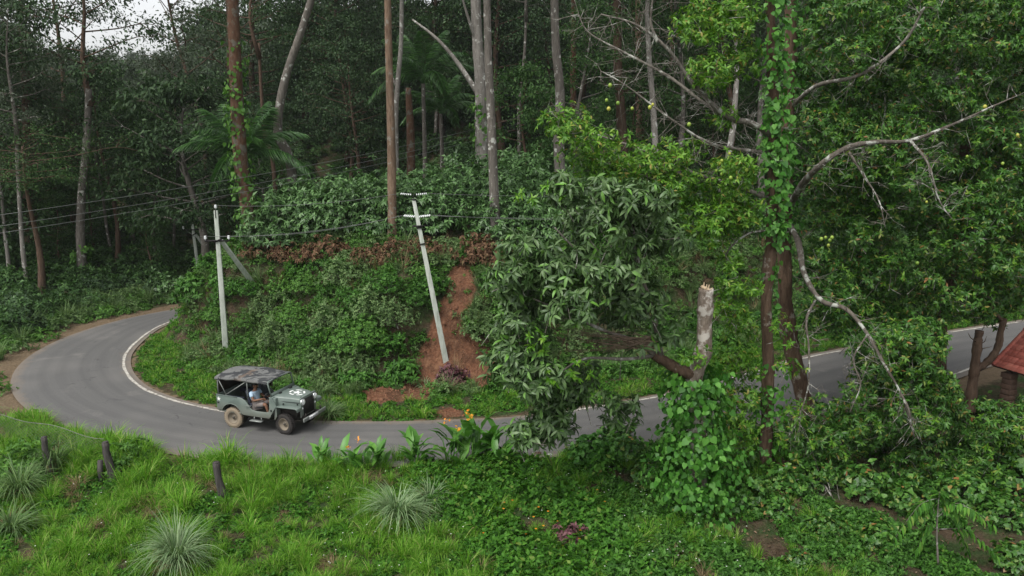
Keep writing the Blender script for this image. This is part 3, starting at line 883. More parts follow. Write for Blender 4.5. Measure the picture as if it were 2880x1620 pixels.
for s in (-1, 1):
    n0 = len(P_)
    wr = A([.14, py + s * .165, 1.20])
    P_ += [A([-.27, py + s * .19, 1.355]), A([-.14, py + s * .27, 1.13]), wr]
    Rd += [.062, .047, .03]; E_ += [(2, n0), (n0, n0 + 1), (n0 + 1, n0 + 2)]
    finger_set(P_, E_, Rd, n0 + 2, wr, unit(A([1., -s * .1, .05])), A([0, .3 * s, 1.0]) / 1.05, A([.1, -s * .5, -.7]))
    n1 = len(P_)
    kx = .27 if s < 0 else .30
    P_ += [A([-.2, py + s * .10, .94]), A([kx, py + s * .17, 1.02]), A([.36, py + s * .15, .66]), A([.47, py + s * .15, .62])]
    Rd += [.085, .062, .038, .034]; E_ += [(0, n1), (n1, n1 + 1), (n1 + 1, n1 + 2), (n1 + 2, n1 + 3)]
person = skin_obj('person', P_, E_, Rd, M['skin'])
person.location = JLOC - A([0, 0, .085]) + .05 * A([math.sin(jhead), -math.cos(jhead), 0]); person.rotation_euler = (0, 0, jhead)
tag(person, 'driver in a light blue T-shirt and grey shorts gripping the steering wheel', 'person')
# shirt with short sleeves, shorts, hair, face pieces, shoes
sp = [A([-.23, py, 1.0]), A([-.25, py, 1.13]), A([-.27, py, 1.30]), A([-.265, py, 1.385])]
se = [(0,1),(1,2),(2,3)]; sr = [(.175,.155), (.16,.15), (.185,.145), .09]
for s in (-1, 1):
    n0 = len(sp); sp += [A([-.27, py + s * .20, 1.36]), A([-.20, py + s * .25, 1.23])]; sr += [.078, .072]; se += [(2, n0), (n0, n0 + 1)]
skin_obj('shirt', sp, se, sr, M['shirt'], person)
sp = [A([-.215, py, .95])]; se = []; sr = [.165]
for s in (-1, 1):
    n0 = len(sp); sp += [A([-.12, py + s * .11, .95]), A([.10, py + s * .15, .99]), A([.22, py + s * .165, 1.01])]; sr += [.105, .09, .082]; se += [(0, n0), (n0, n0+1), (n0+1, n0+2)]
skin_obj('shorts', sp, se, sr, M['shorts'], person)
b = MB()
b.lathe([(.0, .10), (.05, .09), (.085, .05), (.096, .0), (.092, -.035)], (-.245, py, 1.645), 'z', 16); b.box((-.305, py, 1.58), (.05, .14, .12))
b.build('hair', M['hair'], person, smooth=True)
b = MB()
b.add([(-.145, py, 1.60), (-.145, py - .017, 1.565), (-.115, py, 1.567), (-.145, py + .017, 1.565)], [[0,1,2],[0,2,3],[1,3,2]])
for s in (-1, 1): b.box((-.24, py + s * .087, 1.585), (.035, .016, .055))
b.each('face_part', M['skin'], person)
b = MB()
for s in (-1, 1): b.box((-.142, py + s * .032, 1.607), (.01, .022, .01)); b.box((-.14, py + s * .034, 1.628), (.012, .034, .008))
b.box((-.146, py, 1.54), (.01, .045, .008)); b.each('face_line', M['hair'], person)
for s in (-1, 1):
    b = MB(); b.box((.47, py + s * .15, .61), (.25, .09, .08), taper=.7); b.build('shoe', M['shoe'], person, bevel=.02)

# ================================================================== utility poles and wires
def concrete():
    m, nt, out = new_mat('pale_concrete')
    co = coord(nt); n = noise(nt, scaled(nt, co, (4, 4, .8)), 2, 6, .65)
    c = ramp(nt, n, [(.3, (.27,.30,.25)), (.5, (.40,.43,.38)), (.75, (.52,.54,.49))])
    principled(nt, out, c, .9, .15, nrm=bump(nt, noise(nt, co, 30, 4), .3, .01)); return m
M['concrete'] = concrete()
M['iron'] = plain('rusty_black_iron', (.02,.018,.018), .7, .3, .3)
M['porcelain'] = plain('porcelain', (.72,.74,.74), .25, .5, var=.06)
M['wire'] = plain('aluminium_wire', (.14,.145,.14), .5, .4, .4)
def taper_bar(b, p0, p1, w0, w1, d0, d1, side):
    """rectangular bar from p0 to p1; side is its width direction"""
    p0, p1 = A(p0), A(p1); ax = unit(p1 - p0); side = unit(side - ax * np.dot(side, ax)); dp = np.cross(ax, side)
    v = []
    for p, w, d in ((p0, w0, d0), (p1, w1, d1)):
        for sx, sy in ((-1,-1),(1,-1),(1,1),(-1,1)): v.append(p + side * sx * w / 2 + dp * sy * d / 2)
    b.add(v, np.array([[0,3,2,1],[4,5,6,7],[0,1,5,4],[1,2,6,5],[2,3,7,6],[3,0,4,7]]))
def insulator_mesh(pin=True):
    b = MB()
    if pin: b.lathe([(.0, .20), (.05, .19), (.06, .165), (.035, .155), (.035, .14), (.065, .13), (.065, .11), (.035, .105), (.035, .09), (.06, .08), (.06, .06), (.02, .05), (.02, 0)], (0,0,0), 'z', 14)
    else:
        for k in range(6): b.lathe([(.0, .0), (.04, .005), (.045, .025), (.016, .045), (.0, .06)], (0, 0, k * .075), 'z', 12)
    return b.mesh('insulator', M['porcelain'], True)
INS, DISC = insulator_mesh(), insulator_mesh(False)
WID = A([1., .12, 0])
ins_pts = {}
def utility_pole(key, base, topp, w, label, arm_t, arm_len, strut_px=None, strut_Y=None, strut_t=.82, pin_top=True, arm_dir=A([1., .1, 0])):
    base = A(base); topp = A(topp) - base; e = empty('utility_pole', base, 0, label, 'utility pole', 'concrete power line poles')
    b = MB(); taper_bar(b, (-topp * .06), topp, w, w * .62, w * .62, w * .45, WID); b.build('pole_shaft', M['concrete'], e, bevel=.012)
    ins_pts[key] = []
    ap = topp * arm_t; ad = unit(arm_dir); fr = A([0, -w * .36, 0])
    if arm_len:
        b = MB(); taper_bar(b, ap + fr - ad * arm_len / 2, ap + fr + ad * arm_len / 2, .07, .07, .05, .05, A([0, 0, 1.])); b.build('crossarm', M['iron'], e)
        for s in (-1, 1):
            p = ap + fr + ad * arm_len * .47 * s
            link('insulator', INS, e, p + A([0, 0, .03])); ins_pts[key].append(base + p + A([0, 0, .2]))
    if pin_top:
        b = MB(); b.box(topp + A([0, -w * .25, -.12]), (.03, .03, .4)); b.build('top_bracket', M['iron'], e)
        link('insulator', INS, e, topp + A([0, 0, .05])); ins_pts[key].append(base + topp + A([0, 0, .22]))
    if strut_px is not None:
        foot = (hit(*strut_px) if strut_Y is None else at(*strut_px, strut_Y)) - base; sp_ = topp * strut_t + WID * w * .5
        b = MB(); taper_bar(b, foot - (sp_ - foot) * .08, sp_, w * .85, w * .6, w * .55, w * .45, WID); b.build('strut', M['concrete'], e, bevel=.01)
        b = MB(); b.box(topp * strut_t, (w * 1.25, w * .9, .06), Matrix.Rotation(R(-25), 3, 'Y')); b.build('clamp_band', M['iron'], e)
    return e
p1b = hit(637, 1003); p1t = at(607, 592, p1b[1])
utility_pole('one', p1b, p1t, .26, 'straight pale concrete pole with diagonal strut beside the grass verge', .80, 1.05, (716, 806), None, .80)
p2b = grounded(563, 53); p2t = at(540, 622, 53)
utility_pole('two', p2b, p2t, .24, 'farther smaller concrete pole with strut, half hidden behind the left bank', .86, 1.25, (622, 760), 54.5, .78)
p3b = hit(1254, 1016); p3t = at(1164, 564, p3b[1] + .5)
e3 = utility_pole('three', p3b, p3t, .24, 'leaning white concrete pole standing in the red earth gully', .88, 0, pin_top=False)
ax3 = p3t - p3b
for t in (.835, .735):
    b = MB(); b.box(ax3 * t, (.27 - .07 * t, .2, .05), Matrix.Rotation(R(-6), 3, 'Y')); b.build('clamp_band', M['iron'], e3)
b = MB(); taper_bar(b, ax3 * .845 + A([.25, -.06, 0]), ax3 * .845 + A([-.25, -.14, 0]), .06, .06, .05, .05, A([0, 0, 1.])); b.build('crossarm', M['iron'], e3)
b = MB(); b.box(ax3 + A([0, 0, .04]), (.2, .14, .05)); b.box(ax3 + A([0, 0, .15]), (.03, .03, .24)); b.build('top_bracket', M['iron'], e3)
def string(base_local, d):
    o = link('insulator', DISC, e3, base_local); o.rotation_euler = Vector(d).to_track_quat('Z', 'Y').to_euler()
ends3 = []
for z_, t_, offy in ((0, .90, -.12), (0, .90, .12), (.22, 1.0, 0)):
    c_ = ax3 * t_ + A([0, offy, z_])
    for s in (-1, 1):
        d = unit(A([s, .05 * s, .1])); string(c_ + d * .1, d); ends3.append(p3b + c_ + d * .58)
def wire(p, q, sag, label, r=.0075, n=14):
    p, q = A(p), A(q); t = np.linspace(0, 1, n)[:, None]
    pts = p * (1 - t) + q * t; pts[:, 2] -= sag * 4 * (t * (1 - t))[:, 0]
    b = MB(); o = MB().tube(pts - p, r, 4).build('power_wire', M['wire'], None, loc=p)
    return tag(o, label, 'wire', 'overhead wires')
i1, i2 = ins_pts['one'], ins_pts['two']
wire(i1[0], ends3[0], .25, 'thin wire from the front insulator of the straight pole to the leaning pole')
wire(i1[1], ends3[2], .25, 'thin wire from the rear insulator of the straight pole to the leaning pole')
wire(i1[2], ends3[4], .2, 'thin wire from the tip of the straight pole to the leaning pole')
for a, b_, l in ((0, 0, 'front arm insulator'), (1, 1, 'rear arm insulator'), (2, 2, 'tip insulator')):
    wire(i2[a], i1[b_], .2, 'short wire between the two strutted poles at the ' + l, .007)
for k, (e_, px, py_) in enumerate(((ends3[1], 1980, 600), (ends3[3], 1980, 612), (ends3[5], 2050, 540))):
    wire(e_, at(px, py_, 33 + k), .15, ['lower front', 'lower rear', 'upper'][k] + ' wire running from the leaning pole into the leafy trees')
for k, (y0, y1) in enumerate(((607, 232), (639, 246), (659, 258))):
    wire(at(-60, y0 + 6, 27), at(1760, y1, 64), .9, ['top', 'middle', 'bottom'][k] + ' one of three long wires slanting up across the forest', .009, 24)

# ================================================================== wooden fence posts and wire netting
def wood_post(px, y0, y1, w, lean, label, stub=None):
    base = hit(px + lean, y1); topp = at(px, y0, base[1])
    e = empty('fence_post', base, 0, label, 'fence post', 'old wooden fence posts')
    ax = topp - base; pts = spline([-ax * .15, ax * .3 + A([.02, 0, 0]), ax * .65 - A([.015, .01, 0]), ax], 3)
    b = MB(); b.tube(pts, np.linspace(w, w * .8, len(pts)), 8, jit=.14)
    b.build('post_shaft', M['post_wood'], e)
    b = MB(); b.tube([ax * 1.0, ax * 1.02], w * .72, 8, jit=.1); b.build('post_top', M['post_wood'], e)
    if stub:
        d = hit(*stub) - base; b = MB(); b.tube([d - A([0, 0, .1]), d + A([-.02, 0, .3]), d + A([.02, 0, .62])], [.09, .085, .08], 7, jit=.15); b.build('stub', M['post_wood'], e)
    return base
fp = [wood_post(124, 1230, 1335, .115, 18, 'dark leaning wooden post draped by grass, nearest the netting'),
      wood_post(296, 1244, 1350, .125, 20, 'dark wooden post with a short stub at its foot', (287, 1352)),
      wood_post(608, 1301, 1408, .125, 18, 'split grey wooden post standing alone near the jeep')]
M['net'] = plain('netting_wire', (.2,.195,.18), .6, .3, .5)
n0_, n1_ = hit(-60, 1235), hit(300, 1300)
e = empty('wire_netting', (n0_ + n1_) / 2, 0, 'sagging chain-link wire netting along the roadside grass', 'netting')
b = MB(); c0 = (n0_ + n1_) / 2; d = n1_ - n0_; Ln = np.linalg.norm(d); step = .17; Hn = 1.0
def netp(s, h):
    p = n0_ + d * s / Ln - c0; p = p + A([0, 0, h - .22 * ss(A([s]), Ln * .2, Ln)[0] * h + .06 * math.sin(s * 2.1)]); return p
nstep = int(Ln / step)
for k in range(-8, nstep):
    for sg in (1, -1):
        pts = []
        for m_ in range(9):
            s_ = k * step + (m_ if sg > 0 else 8 - m_) * step; h_ = m_ / 8 * Hn
            if 0 <= s_ <= Ln: pts.append(netp(s_, h_))
        if len(pts) > 1: b.tube(pts, .0035, 3, cap=False)
b.build('mesh_wires', M['net'], e)
b = MB(); b.tube([netp(s, Hn) for s in np.linspace(0, Ln, 16)], .01, 4); b.build('top_wire', M['net'], e)

# ================================================================== red tiled shelter at the roadside
def tile_mat():
    m, nt, out = new_mat('red_roof_tile')
    g = nt.nodes.new('ShaderNodeObjectInfo'); n = noise(nt, coord(nt), 9, 5, .7)
    c = ramp(nt, g.outputs['Random'], [(0, (.27,.07,.052)), (.6, (.36,.105,.08)), (1, (.42,.15,.11))])
    c = mixc(nt, ramp(nt, n, [(.45, (0,0,0)), (.7, (.55,.55,.55))]), c, (.12,.05,.04))
    principled(nt, out, c, .8, .2); return m
M['tile'] = tile_mat(); M['stone'] = plain('laterite_stone', (.1,.065,.05), .95, .05, var=.5, sc=12); M['wall'] = plain('plaster_wall', (.34,.29,.25), .9, .1)
M['clod'] = plain('red_clod', (.17,.085,.052), .95, .05, var=.45, sc=3)
M['timber'] = plain('dark_timber', (.06,.04,.03), .8, .2)
Cc = gnd(2793, 1027, 1.75); C2 = gnd(2880, 1053, 1.75)
ev = unit(A([C2[0] - Cc[0], C2[1] - Cc[1]])); th = math.atan2(ev[1], ev[0])
base = A([Cc[0], Cc[1], tz(Cc[0], Cc[1])])
sh = empty('roadside_shelter', base, th, 'small roadside shelter with red tiled roof and stone pillar behind the lopped tree', 'shelter')
ez = 1.75 - base[2]; SL = math.atan(.8); WD, LN = 1.5, 4.2       # x runs along the eave, y up the slope
roof = MB()
for s in (1, -1):
    pass
tb = MB()
v = []
for y0 in (0, 1):
    for k in range(5):
        x = -.11 + .22 * k / 4; zz = .022 * math.sin(math.pi * k / 4) + (.02 if y0 == 0 else 0)
        v += [(x, -.18 + .36 * y0, zz), (x, -.18 + .36 * y0, zz - .016)]
q = []
for k in range(4):
    a, c_ = 2 * k, 10 + 2 * k
    q += [[a, a + 2, c_ + 2, c_], [a + 1, c_ + 1, c_ + 3, a + 3], [a, a + 1, a + 3, a + 2]]
tb.add(v, np.array(q)); TILE = tb.mesh('roof_tile', M['tile'], False)
b = MB()
for s in (0, 1):
    y0, y1 = (0, WD) if s == 0 else (2 * WD, WD)
    b.add([(0, y0, ez - .03), (LN, y0, ez - .03), (LN, y1, ez - .03 + WD * .8), (0, y1, ez - .03 + WD * .8)], np.array([[0, 1, 2, 3]]))
rf = b.build('roof', M['timber'], sh); so = rf.modifiers.new('thick', 'SOLIDIFY'); so.thickness = .03
rows = int(WD / math.cos(SL) / .30) + 1
for s in (0, 1):
    for r_ in range(rows):
        for k in range(int(LN / .21)):
            t = min((r_ + .5) * .30, WD / math.cos(SL) - .12); y = t * math.cos(SL); z = t * math.sin(SL)
            o = link('roof_tile', TILE, rf, (.1 + k * .21, y if s == 0 else 2 * WD - y, ez + z + .012))
            o.rotation_euler = (SL, 0, 0) if s == 0 else (SL, 0, math.pi)
            if s: o.rotation_euler = Matrix.Rotation(math.pi, 3, 'Z').to_4x4().to_euler(); o.rotation_euler = (Matrix.Rotation(math.pi, 3, 'Z') @ Matrix.Rotation(SL, 3, 'X')).to_euler()
RT = MB(); RT.lathe([(.09, -.2), (.1, .2)], (0,0,0), 'x', 10); RTM = RT.mesh('ridge_tile', M['tile'], True)
for k in range(12): link('ridge_tile', RTM, rf, (.1 + k * .36, WD, ez + WD * .8 - .01))
for k in range(6):
    t = .2 + k * .32; o = link('verge_tile', RTM, rf, (.0, t * math.cos(SL), ez + t * math.sin(SL) + .01)); o.rotation_euler = (0, -SL, math.pi / 2)
for x in (.45, LN - .4):
    for y in (.32, 2 * WD - .32):
        b = MB()
        for k in range(9): b.box((x + .02 * math.sin(k * 3), y + .02 * math.cos(k * 5), .1 + k * .2), (.40 - .03 * (k % 2), .38 - .03 * ((k + 1) % 3), .19))
        b.build('stone_pillar', M['stone'], sh, bevel=.02)
b = MB(); b.box((LN / 2, 2 * WD - .3, .55), (LN - .9, .15, 1.1)); b.build('low_wall', M['wall'], sh)
for y in (.2, 2 * WD - .2):
    b = MB(); b.box((LN / 2, y, ez - .02 + .2 * .8 - .1), (LN - .1, .1, .12)); b.build('roof_beam', M['timber'], sh)

# ================================================================== vegetation: shapes shared by many plants
def blades(mb, n, h, reach, w, r, base_r=.08, seg=5, stiff=1.0, mat=0, origin=(0,0,0), rmin=.25):
    """arching grass blades from one clump"""
    ph = r.uniform(0, 6.28, n); rr = base_r * np.sqrt(r.uniform(0, 1, n))
    hh = h * r.uniform(.55, 1.1, n); re = reach * r.uniform(rmin, 1.1, n)
    t = np.linspace(0, 1, seg + 1)
    dx, dy = np.cos(ph), np.sin(ph)
    ox = origin[0] + rr * np.cos(ph + r.normal(0, .6, n)); oy = origin[1] + rr * np.sin(ph + r.normal(0, .6, n))
    out = re[:, None] * t[None] ** 1.7
    dr = r.uniform(.15, .75, n)[:, None] * (re / (reach + 1e-6))[:, None]
    z = hh[:, None] * (t[None] * 1.25 - .25 * t[None] ** 2 - dr * stiff * t[None] ** 3)
    cx = ox[:, None] + out * dx[:, None]; cy = oy[:, None] + out * dy[:, None]
    wd = w * r.uniform(.6, 1.2, n)[:, None] * (1 - t[None] ** 2 * .95) * .5
    tw = r.uniform(-.6, .6, n)
    sx, sy = -np.sin(ph + tw), np.cos(ph + tw)
    L_ = np.stack([cx - wd * sx[:, None], cy - wd * sy[:, None], z + origin[2]], -1)
    R_ = np.stack([cx + wd * sx[:, None], cy + wd * sy[:, None], z + origin[2]], -1)
    v = np.stack([L_, R_], 2).reshape(n, -1, 3); m = 2 * (seg + 1)
    f1 = np.array([[2*k, 2*k+1, 2*k+3, 2*k+2] for k in range(seg)])
    mb.add(v.reshape(-1, 3), (f1[None] + (np.arange(n) * m)[:, None, None]).reshape(-1, 4), mat)

def tree_meshes(seed, H, bole, cr, leafm, barkm, tr=.22, n_limb=22, per=5, lpc=40, rc=.55, L=.22, W=.1, droop=.5, prof='round', up=.5, tpl=T_DIAMOND, sides=7):
    """trunk mesh (with limbs) and crown mesh of a tree standing at the origin"""
    r = np.random.default_rng(seed)
    tb, cb = MB(), MB()
    n = 9; t = np.linspace(0, 1, n)
    wx, wy = r.normal(0, H * .018, 3), r.normal(0, H * .018, 3)
    tp = np.stack([sum(wx[k] * np.sin(t * (k + 1.3) * 2.1) for k in range(3)), sum(wy[k] * np.sin(t * (k + 1) * 2.4) for k in range(3)), t * H], 1)
    tp -= tp[0]; tp[0, 2] = -.4
    rad = tr * (1 - t * .85); rad[0] *= 1.35
    tb.tube(tp, rad, sides, jit=.06)
    Pc = []
    for i in range(n_limb):
        u = bole / H + (1 - bole / H) * (i + r.uniform(0, .8)) / n_limb
        u = min(u, .985); p0 = np.array([np.interp(u, t, tp[:, k]) for k in range(3)])
        v = (u - bole / H) / (1 - bole / H)
        pr = {'round': math.sin(math.pi * min(1, .18 + .8 * v)) ** .7, 'cone': 1.05 - .8 * v, 'flat': .35 + .8 * v, 'column': .75 + .25 * math.sin(6 * v)}[prof]
        Ln = cr * pr * r.uniform(.65, 1.12); az = i * 2.4 + r.normal(0, .35)
        el = up * r.uniform(.4, 1.3) * (.4 + v)
        d = np.array([math.cos(az) * math.cos(el), math.sin(az) * math.cos(el), math.sin(el)])
        sidev = np.array([-math.sin(az), math.cos(az), 0])
        q = spline([p0, p0 + d * Ln * .4 + sidev * r.normal(0, .08) * Ln, p0 + d * Ln * .75 + sidev * r.normal(0, .12) * Ln + np.array([0, 0, .03 * Ln]), p0 + d * Ln + np.array([0, 0, -.06 * Ln])], 3)
        r0 = max(.025, tr * (1 - u * .85) * .42)
        tb.tube(q, np.linspace(r0, .012, len(q)), 4, cap=False)
        for k in range(per):
            s = r.uniform(.3, 1.0); b0 = q[int(s * (len(q) - 1))]
            b1 = b0 + (d * r.uniform(.0, .5) + sidev * r.choice([-1, 1]) * r.uniform(.15, .8) + np.array([0, 0, r.uniform(-.2, .45)])) * Ln * .36
            if r.random() < .7: tb.tube([b0, (b0 + b1) / 2 + r.normal(0, .05, 3), b1], [.016, .012, .006], 3, cap=False)
            Pc.append(b1)
        Pc.append(q[-1])
    Pc = np.array(Pc)
    m = len(Pc); nn = m * lpc
    Pl = np.repeat(Pc, lpc, 0) + r.normal(0, 1, (nn, 3)) * rc * np.array([1, 1, .62]) * np.repeat(r.uniform(.6, 1.3, m), lpc)[:, None] * .6
    out = Pl - np.array([0, 0, 1]) * 0; out = Pl * np.array([1, 1, 0]); 
    D = unit(out) * .5 + rand_dirs(nn, r) * .9; D[:, 2] -= droop
    N = rand_dirs(nn, r) * .7 + np.array([0, 0, .8])
    Ls = L * r.uniform(.6, 1.25, nn)
    leaves(cb, Pl, D, N, Ls, Ls * W / L, tpl)
    return tb.mesh('trunk', barkm), cb.mesh('crown', leafm)

def shrub_mesh(seed, rx, h, n, k, L, W, mat, tpl=T_FOLD, droop=.3, spread=1.2, stems=7, stem_mat=None, flat=.0):
    """leafy dome: whorls of leaves over a bumpy shell, with stems underneath"""
    r = np.random.default_rng(seed)
    lb = MB(); sb = MB()
    th = r.uniform(0, 6.28, n); ph = np.arccos(1 - r.uniform(0, 1, n) * .96)
    rad = r.uniform(.25, 1, n) ** .4
    bmp = 1 + .22 * np.sin(3 * th + seed) * np.sin(2.5 * ph + seed * 2) + .12 * np.sin(7 * th + 5 * ph)
    P = np.stack([rx * rad * bmp * np.sin(ph) * np.cos(th), rx * rad * bmp * np.sin(ph) * np.sin(th), .1 * h + h * .9 * rad * bmp * np.cos(ph) * (1 - flat * .3)], 1)
    ax = unit(P * np.array([1 / rx, 1 / rx, .9 / h])) + r.normal(0, .35, (n, 3)) + np.array([0, 0, .25])
    whorls(lb, P, ax, k, L, W, tpl, r, spread, droop)
    for i in range(stems):
        e = P[r.integers(n)] * .8
        sb.tube(spline([(r.normal(0, .06), r.normal(0, .06), -.15), e * np.array([.35, .35, .5]), e], 3), np.linspace(.022 * h, .008, 7), 4, cap=False)
    return lb.mesh('foliage', mat), sb.mesh('stem', stem_mat or M['twig'])

def place(name, loc, meshes, rz=0, s=1.0, label=None, cat=None, group=None, names=('trunk', 'crown'), sz=None):
    e = empty(name, loc, rz, label, cat, group)
    e.scale = (s, s, sz or s)
    for nm, me in zip(names, meshes): link(nm, me, e)
    return e

# scatter one kind of uncountable stuff with geometry nodes
def scatter(name, pts, rz, sc, idx, protos, label, tilt=None):
    col = bpy.data.collections.new(name + '_shapes')
    for n_, me in enumerate(protos):
        col.objects.link(bpy.data.objects.new('%s_%02d' % (name, n_), me))
    me = bpy.data.meshes.new(name); me.from_pydata([tuple(p) for p in pts], [], [])
    a = me.attributes.new('rot', 'FLOAT_VECTOR', 'POINT')
    rv = np.zeros((len(pts), 3), np.float32); rv[:, 2] = rz
    if tilt is not None: rv[:, :2] = tilt
    a.data.foreach_set('vector', rv.ravel())
    a = me.attributes.new('size', 'FLOAT', 'POINT'); a.data.foreach_set('value', np.asarray(sc, np.float32))
    a = me.attributes.new('pick', 'INT', 'POINT'); a.data.foreach_set('value', np.asarray(idx, np.int32))
    o = link(name, me); tag(o, label, None, None, 'stuff')
    g = bpy.data.node_groups.new(name, 'GeometryNodeTree')
    g.interface.new_socket('Geometry', in_out='INPUT', socket_type='NodeSocketGeometry')
    g.interface.new_socket('Geometry', in_out='OUTPUT', socket_type='NodeSocketGeometry')
    ni, no = g.nodes.new('NodeGroupInput'), g.nodes.new('NodeGroupOutput')
    ip = g.nodes.new('GeometryNodeInstanceOnPoints'); ci = g.nodes.new('GeometryNodeCollectionInfo')
    ci.inputs['Collection'].default_value = col; ci.inputs['Separate Children'].default_value = True; ci.inputs['Reset Children'].default_value = True
    def attr(nm, ty):
        n_ = g.nodes.new('GeometryNodeInputNamedAttribute'); n_.data_type = ty; n_.inputs['Name'].default_value = nm
        return [s_ for s_ in n_.outputs if s_.name == 'Attribute' and s_.enabled][0]
    g.links.new(ni.outputs[0], ip.inputs['Points']); g.links.new(ci.outputs[0], ip.inputs['Instance'])
    ip.inputs['Pick Instance'].default_value = True
    g.links.new(attr('pick', 'INT'), ip.inputs['Instance Index'])
    g.links.new(attr('rot', 'FLOAT_VECTOR'), ip.inputs['Rotation']); g.links.new(attr('size', 'FLOAT'), ip.inputs['Scale'])
    g.links.new(ip.outputs[0], no.inputs[0])
    md = o.modifiers.new('scatter', 'NODES'); md.node_group = g
    return o
def field(x0, x1, y0, y1, n, keep, r, zoff=-.02):
    X = r.uniform(x0, x1, n); Y = r.uniform(y0, y1, n)
    z, dI, dO, mo, ro = terrain(X, Y, True)
    k = keep(X, Y, dI, dO, mo, ro) & ~ro
    return np.stack([X, Y, z + zoff], 1)[k], dI[k], dO[k]
def noise2(X, Y, s, seed=0):
    return (np.sin(X * s + seed) * np.cos(Y * s * 1.13 + seed * 2) + np.sin(X * s * 2.3 + Y * s * 1.7 + seed * 3) * .6 + np.sin(X * s * 4.1 - Y * s * 3.3 + seed) * .35) / 1.95
def pxcol(X, Y, z=0): return 1440 + F * X / (Y * CP + (CAM_Z - z) * SP)

# ------------------------------------------------------------------ forest trees (shapes shared between copies)
TP = {}
TP['broad'] = [tree_meshes(s, 15, 5.5, 4.2, M['forest_dark'], M['bark_brown'], .24, 24, 6, 46, .75, .27, .12, .6) for s in (1, 2)]
TP['mid'] = [tree_meshes(s, 13, 3.5, 3.6, M['forest_mid'], M['bark_grey'], .2, 22, 6, 46, .7, .24, .1, .5) for s in (3, 4)]
TP['silver'] = [tree_meshes(s, 21, 8, 3.1, M['forest_grey'], M['bark_grey'], .24, 26, 5, 40, .7, .3, .06, .7, 'column', .7) for s in (5, 6)]
TP['lacy'] = [tree_meshes(s, 16, 6, 5.2, M['forest_grey'], M['bark_brown'], .24, 20, 6, 20, .6, .2, .085, .3, 'flat', .8) for s in (7, 8)]
TP['low'] = [tree_meshes(s, 7.5, .9, 2.6, M['forest_mid'], M['bark_brown'], .13, 20, 5, 42, .6, .22, .1, .5) for s in (9, 10)]
TP['red'] = [tree_meshes(11, 19, 10, 3.6, M['forest_dark'], M['bark_red'], .3, 20, 6, 44, .75, .25, .1, .6)]
TP['pale'] = [tree_meshes(12, 20, 10, 3.2, M['forest_mid'], M['bark_pale'], .22, 20, 6, 40, .7, .22, .09, .5)]
TP['flatop'] = [tree_meshes(13, 8.5, 6.4, 6.5, M['forest_mid'], M['bark_brown'], .22, 18, 7, 50, .55, .15, .05, .15, 'flat', .12)]
TP['dome'] = [tree_meshes(14, 9.5, 3.2, 4.4, M['forest_dark'], M['bark_grey'], .25, 30, 7, 46, .6, .28, .1, .7, 'round', .5)]
TP['dense'] = [tree_meshes(15, 17, 2.0, 5.0, M['forest_dark'], M['bark_brown'], .3, 40, 8, 52, .9, .26, .13, .5, 'round', .4)]
# crowns that sit on top of hand-drawn trunks
TOP = [tree_meshes(21, 9, .8, 3.8, M['forest_grey'], M['bark_grey'], .16, 18, 6, 36, .7, .24, .08, .6),
       tree_meshes(22, 9, .6, 4.2, M['forest_dark'], M['bark_brown'], .16, 18, 6, 40, .75, .26, .11, .6),
       tree_meshes(23, 10, .6, 4.4, M['forest_mid'], M['bark_pale'], .16, 18, 6, 34, .7, .22, .09, .5)]

used = []
def too_near(x, y, d): return any((x - a) ** 2 + (y - b) ** 2 < d * d for a, b in used)
def forest_tree(kind, loc, s, label, group='forest trees', sz=None, pick=None):
    used.append((loc[0], loc[1]))
    k = len(used)
    return place('forest_tree', loc, TP[kind][(k if pick is None else pick) % len(TP[kind])], k * 1.9, s, label, 'tree', group, sz=sz)

# named background trees, hand-drawn trunks: (photo pixels, distance, radius)
def heart_cover(mb, path, rad, n, r, L=.13, mat=0, off=.05, bias=None):
    path = np.asarray(path); nc = max(3, n // 14); ct, ca_ = r.uniform(0, 1, nc), r.uniform(0, 6.28, nc); ci_ = r.integers(0, nc, n)
    t = np.clip(ct[ci_] + r.normal(0, .035, n), 0, .999) * (len(path) - 1); i = t.astype(int).clip(0, len(path) - 2); f = (t - i)[:, None]
    c = path[i] * (1 - f) + path[i + 1] * f
    rr = np.interp(t, np.arange(len(path)), np.broadcast_to(rad, len(path)))
    a = ca_[ci_] + r.normal(0, .6, n) if bias is None else np.where(r.random(n) < .6, bias + .9 * np.sin(ca_[ci_]) + r.normal(0, .5, n), r.normal(bias, 1.3, n))
    o = np.stack([np.cos(a), np.sin(a), np.zeros(n)], 1)
    P = c + o * (rr + off * r.uniform(.1, 1.6, n))[:, None]
    D = o * .35 + r.normal(0, .45, (n, 3)) + np.array([0, 0, -.8]); N = o + r.normal(0, .35, (n, 3)) + np.array([0, 0, .3])
    Ls = L * r.uniform(.4, 1.3, n); leaves(mb, P, D, N, Ls, Ls * r.uniform(.75, 1.0, n), T_HEART, mat)
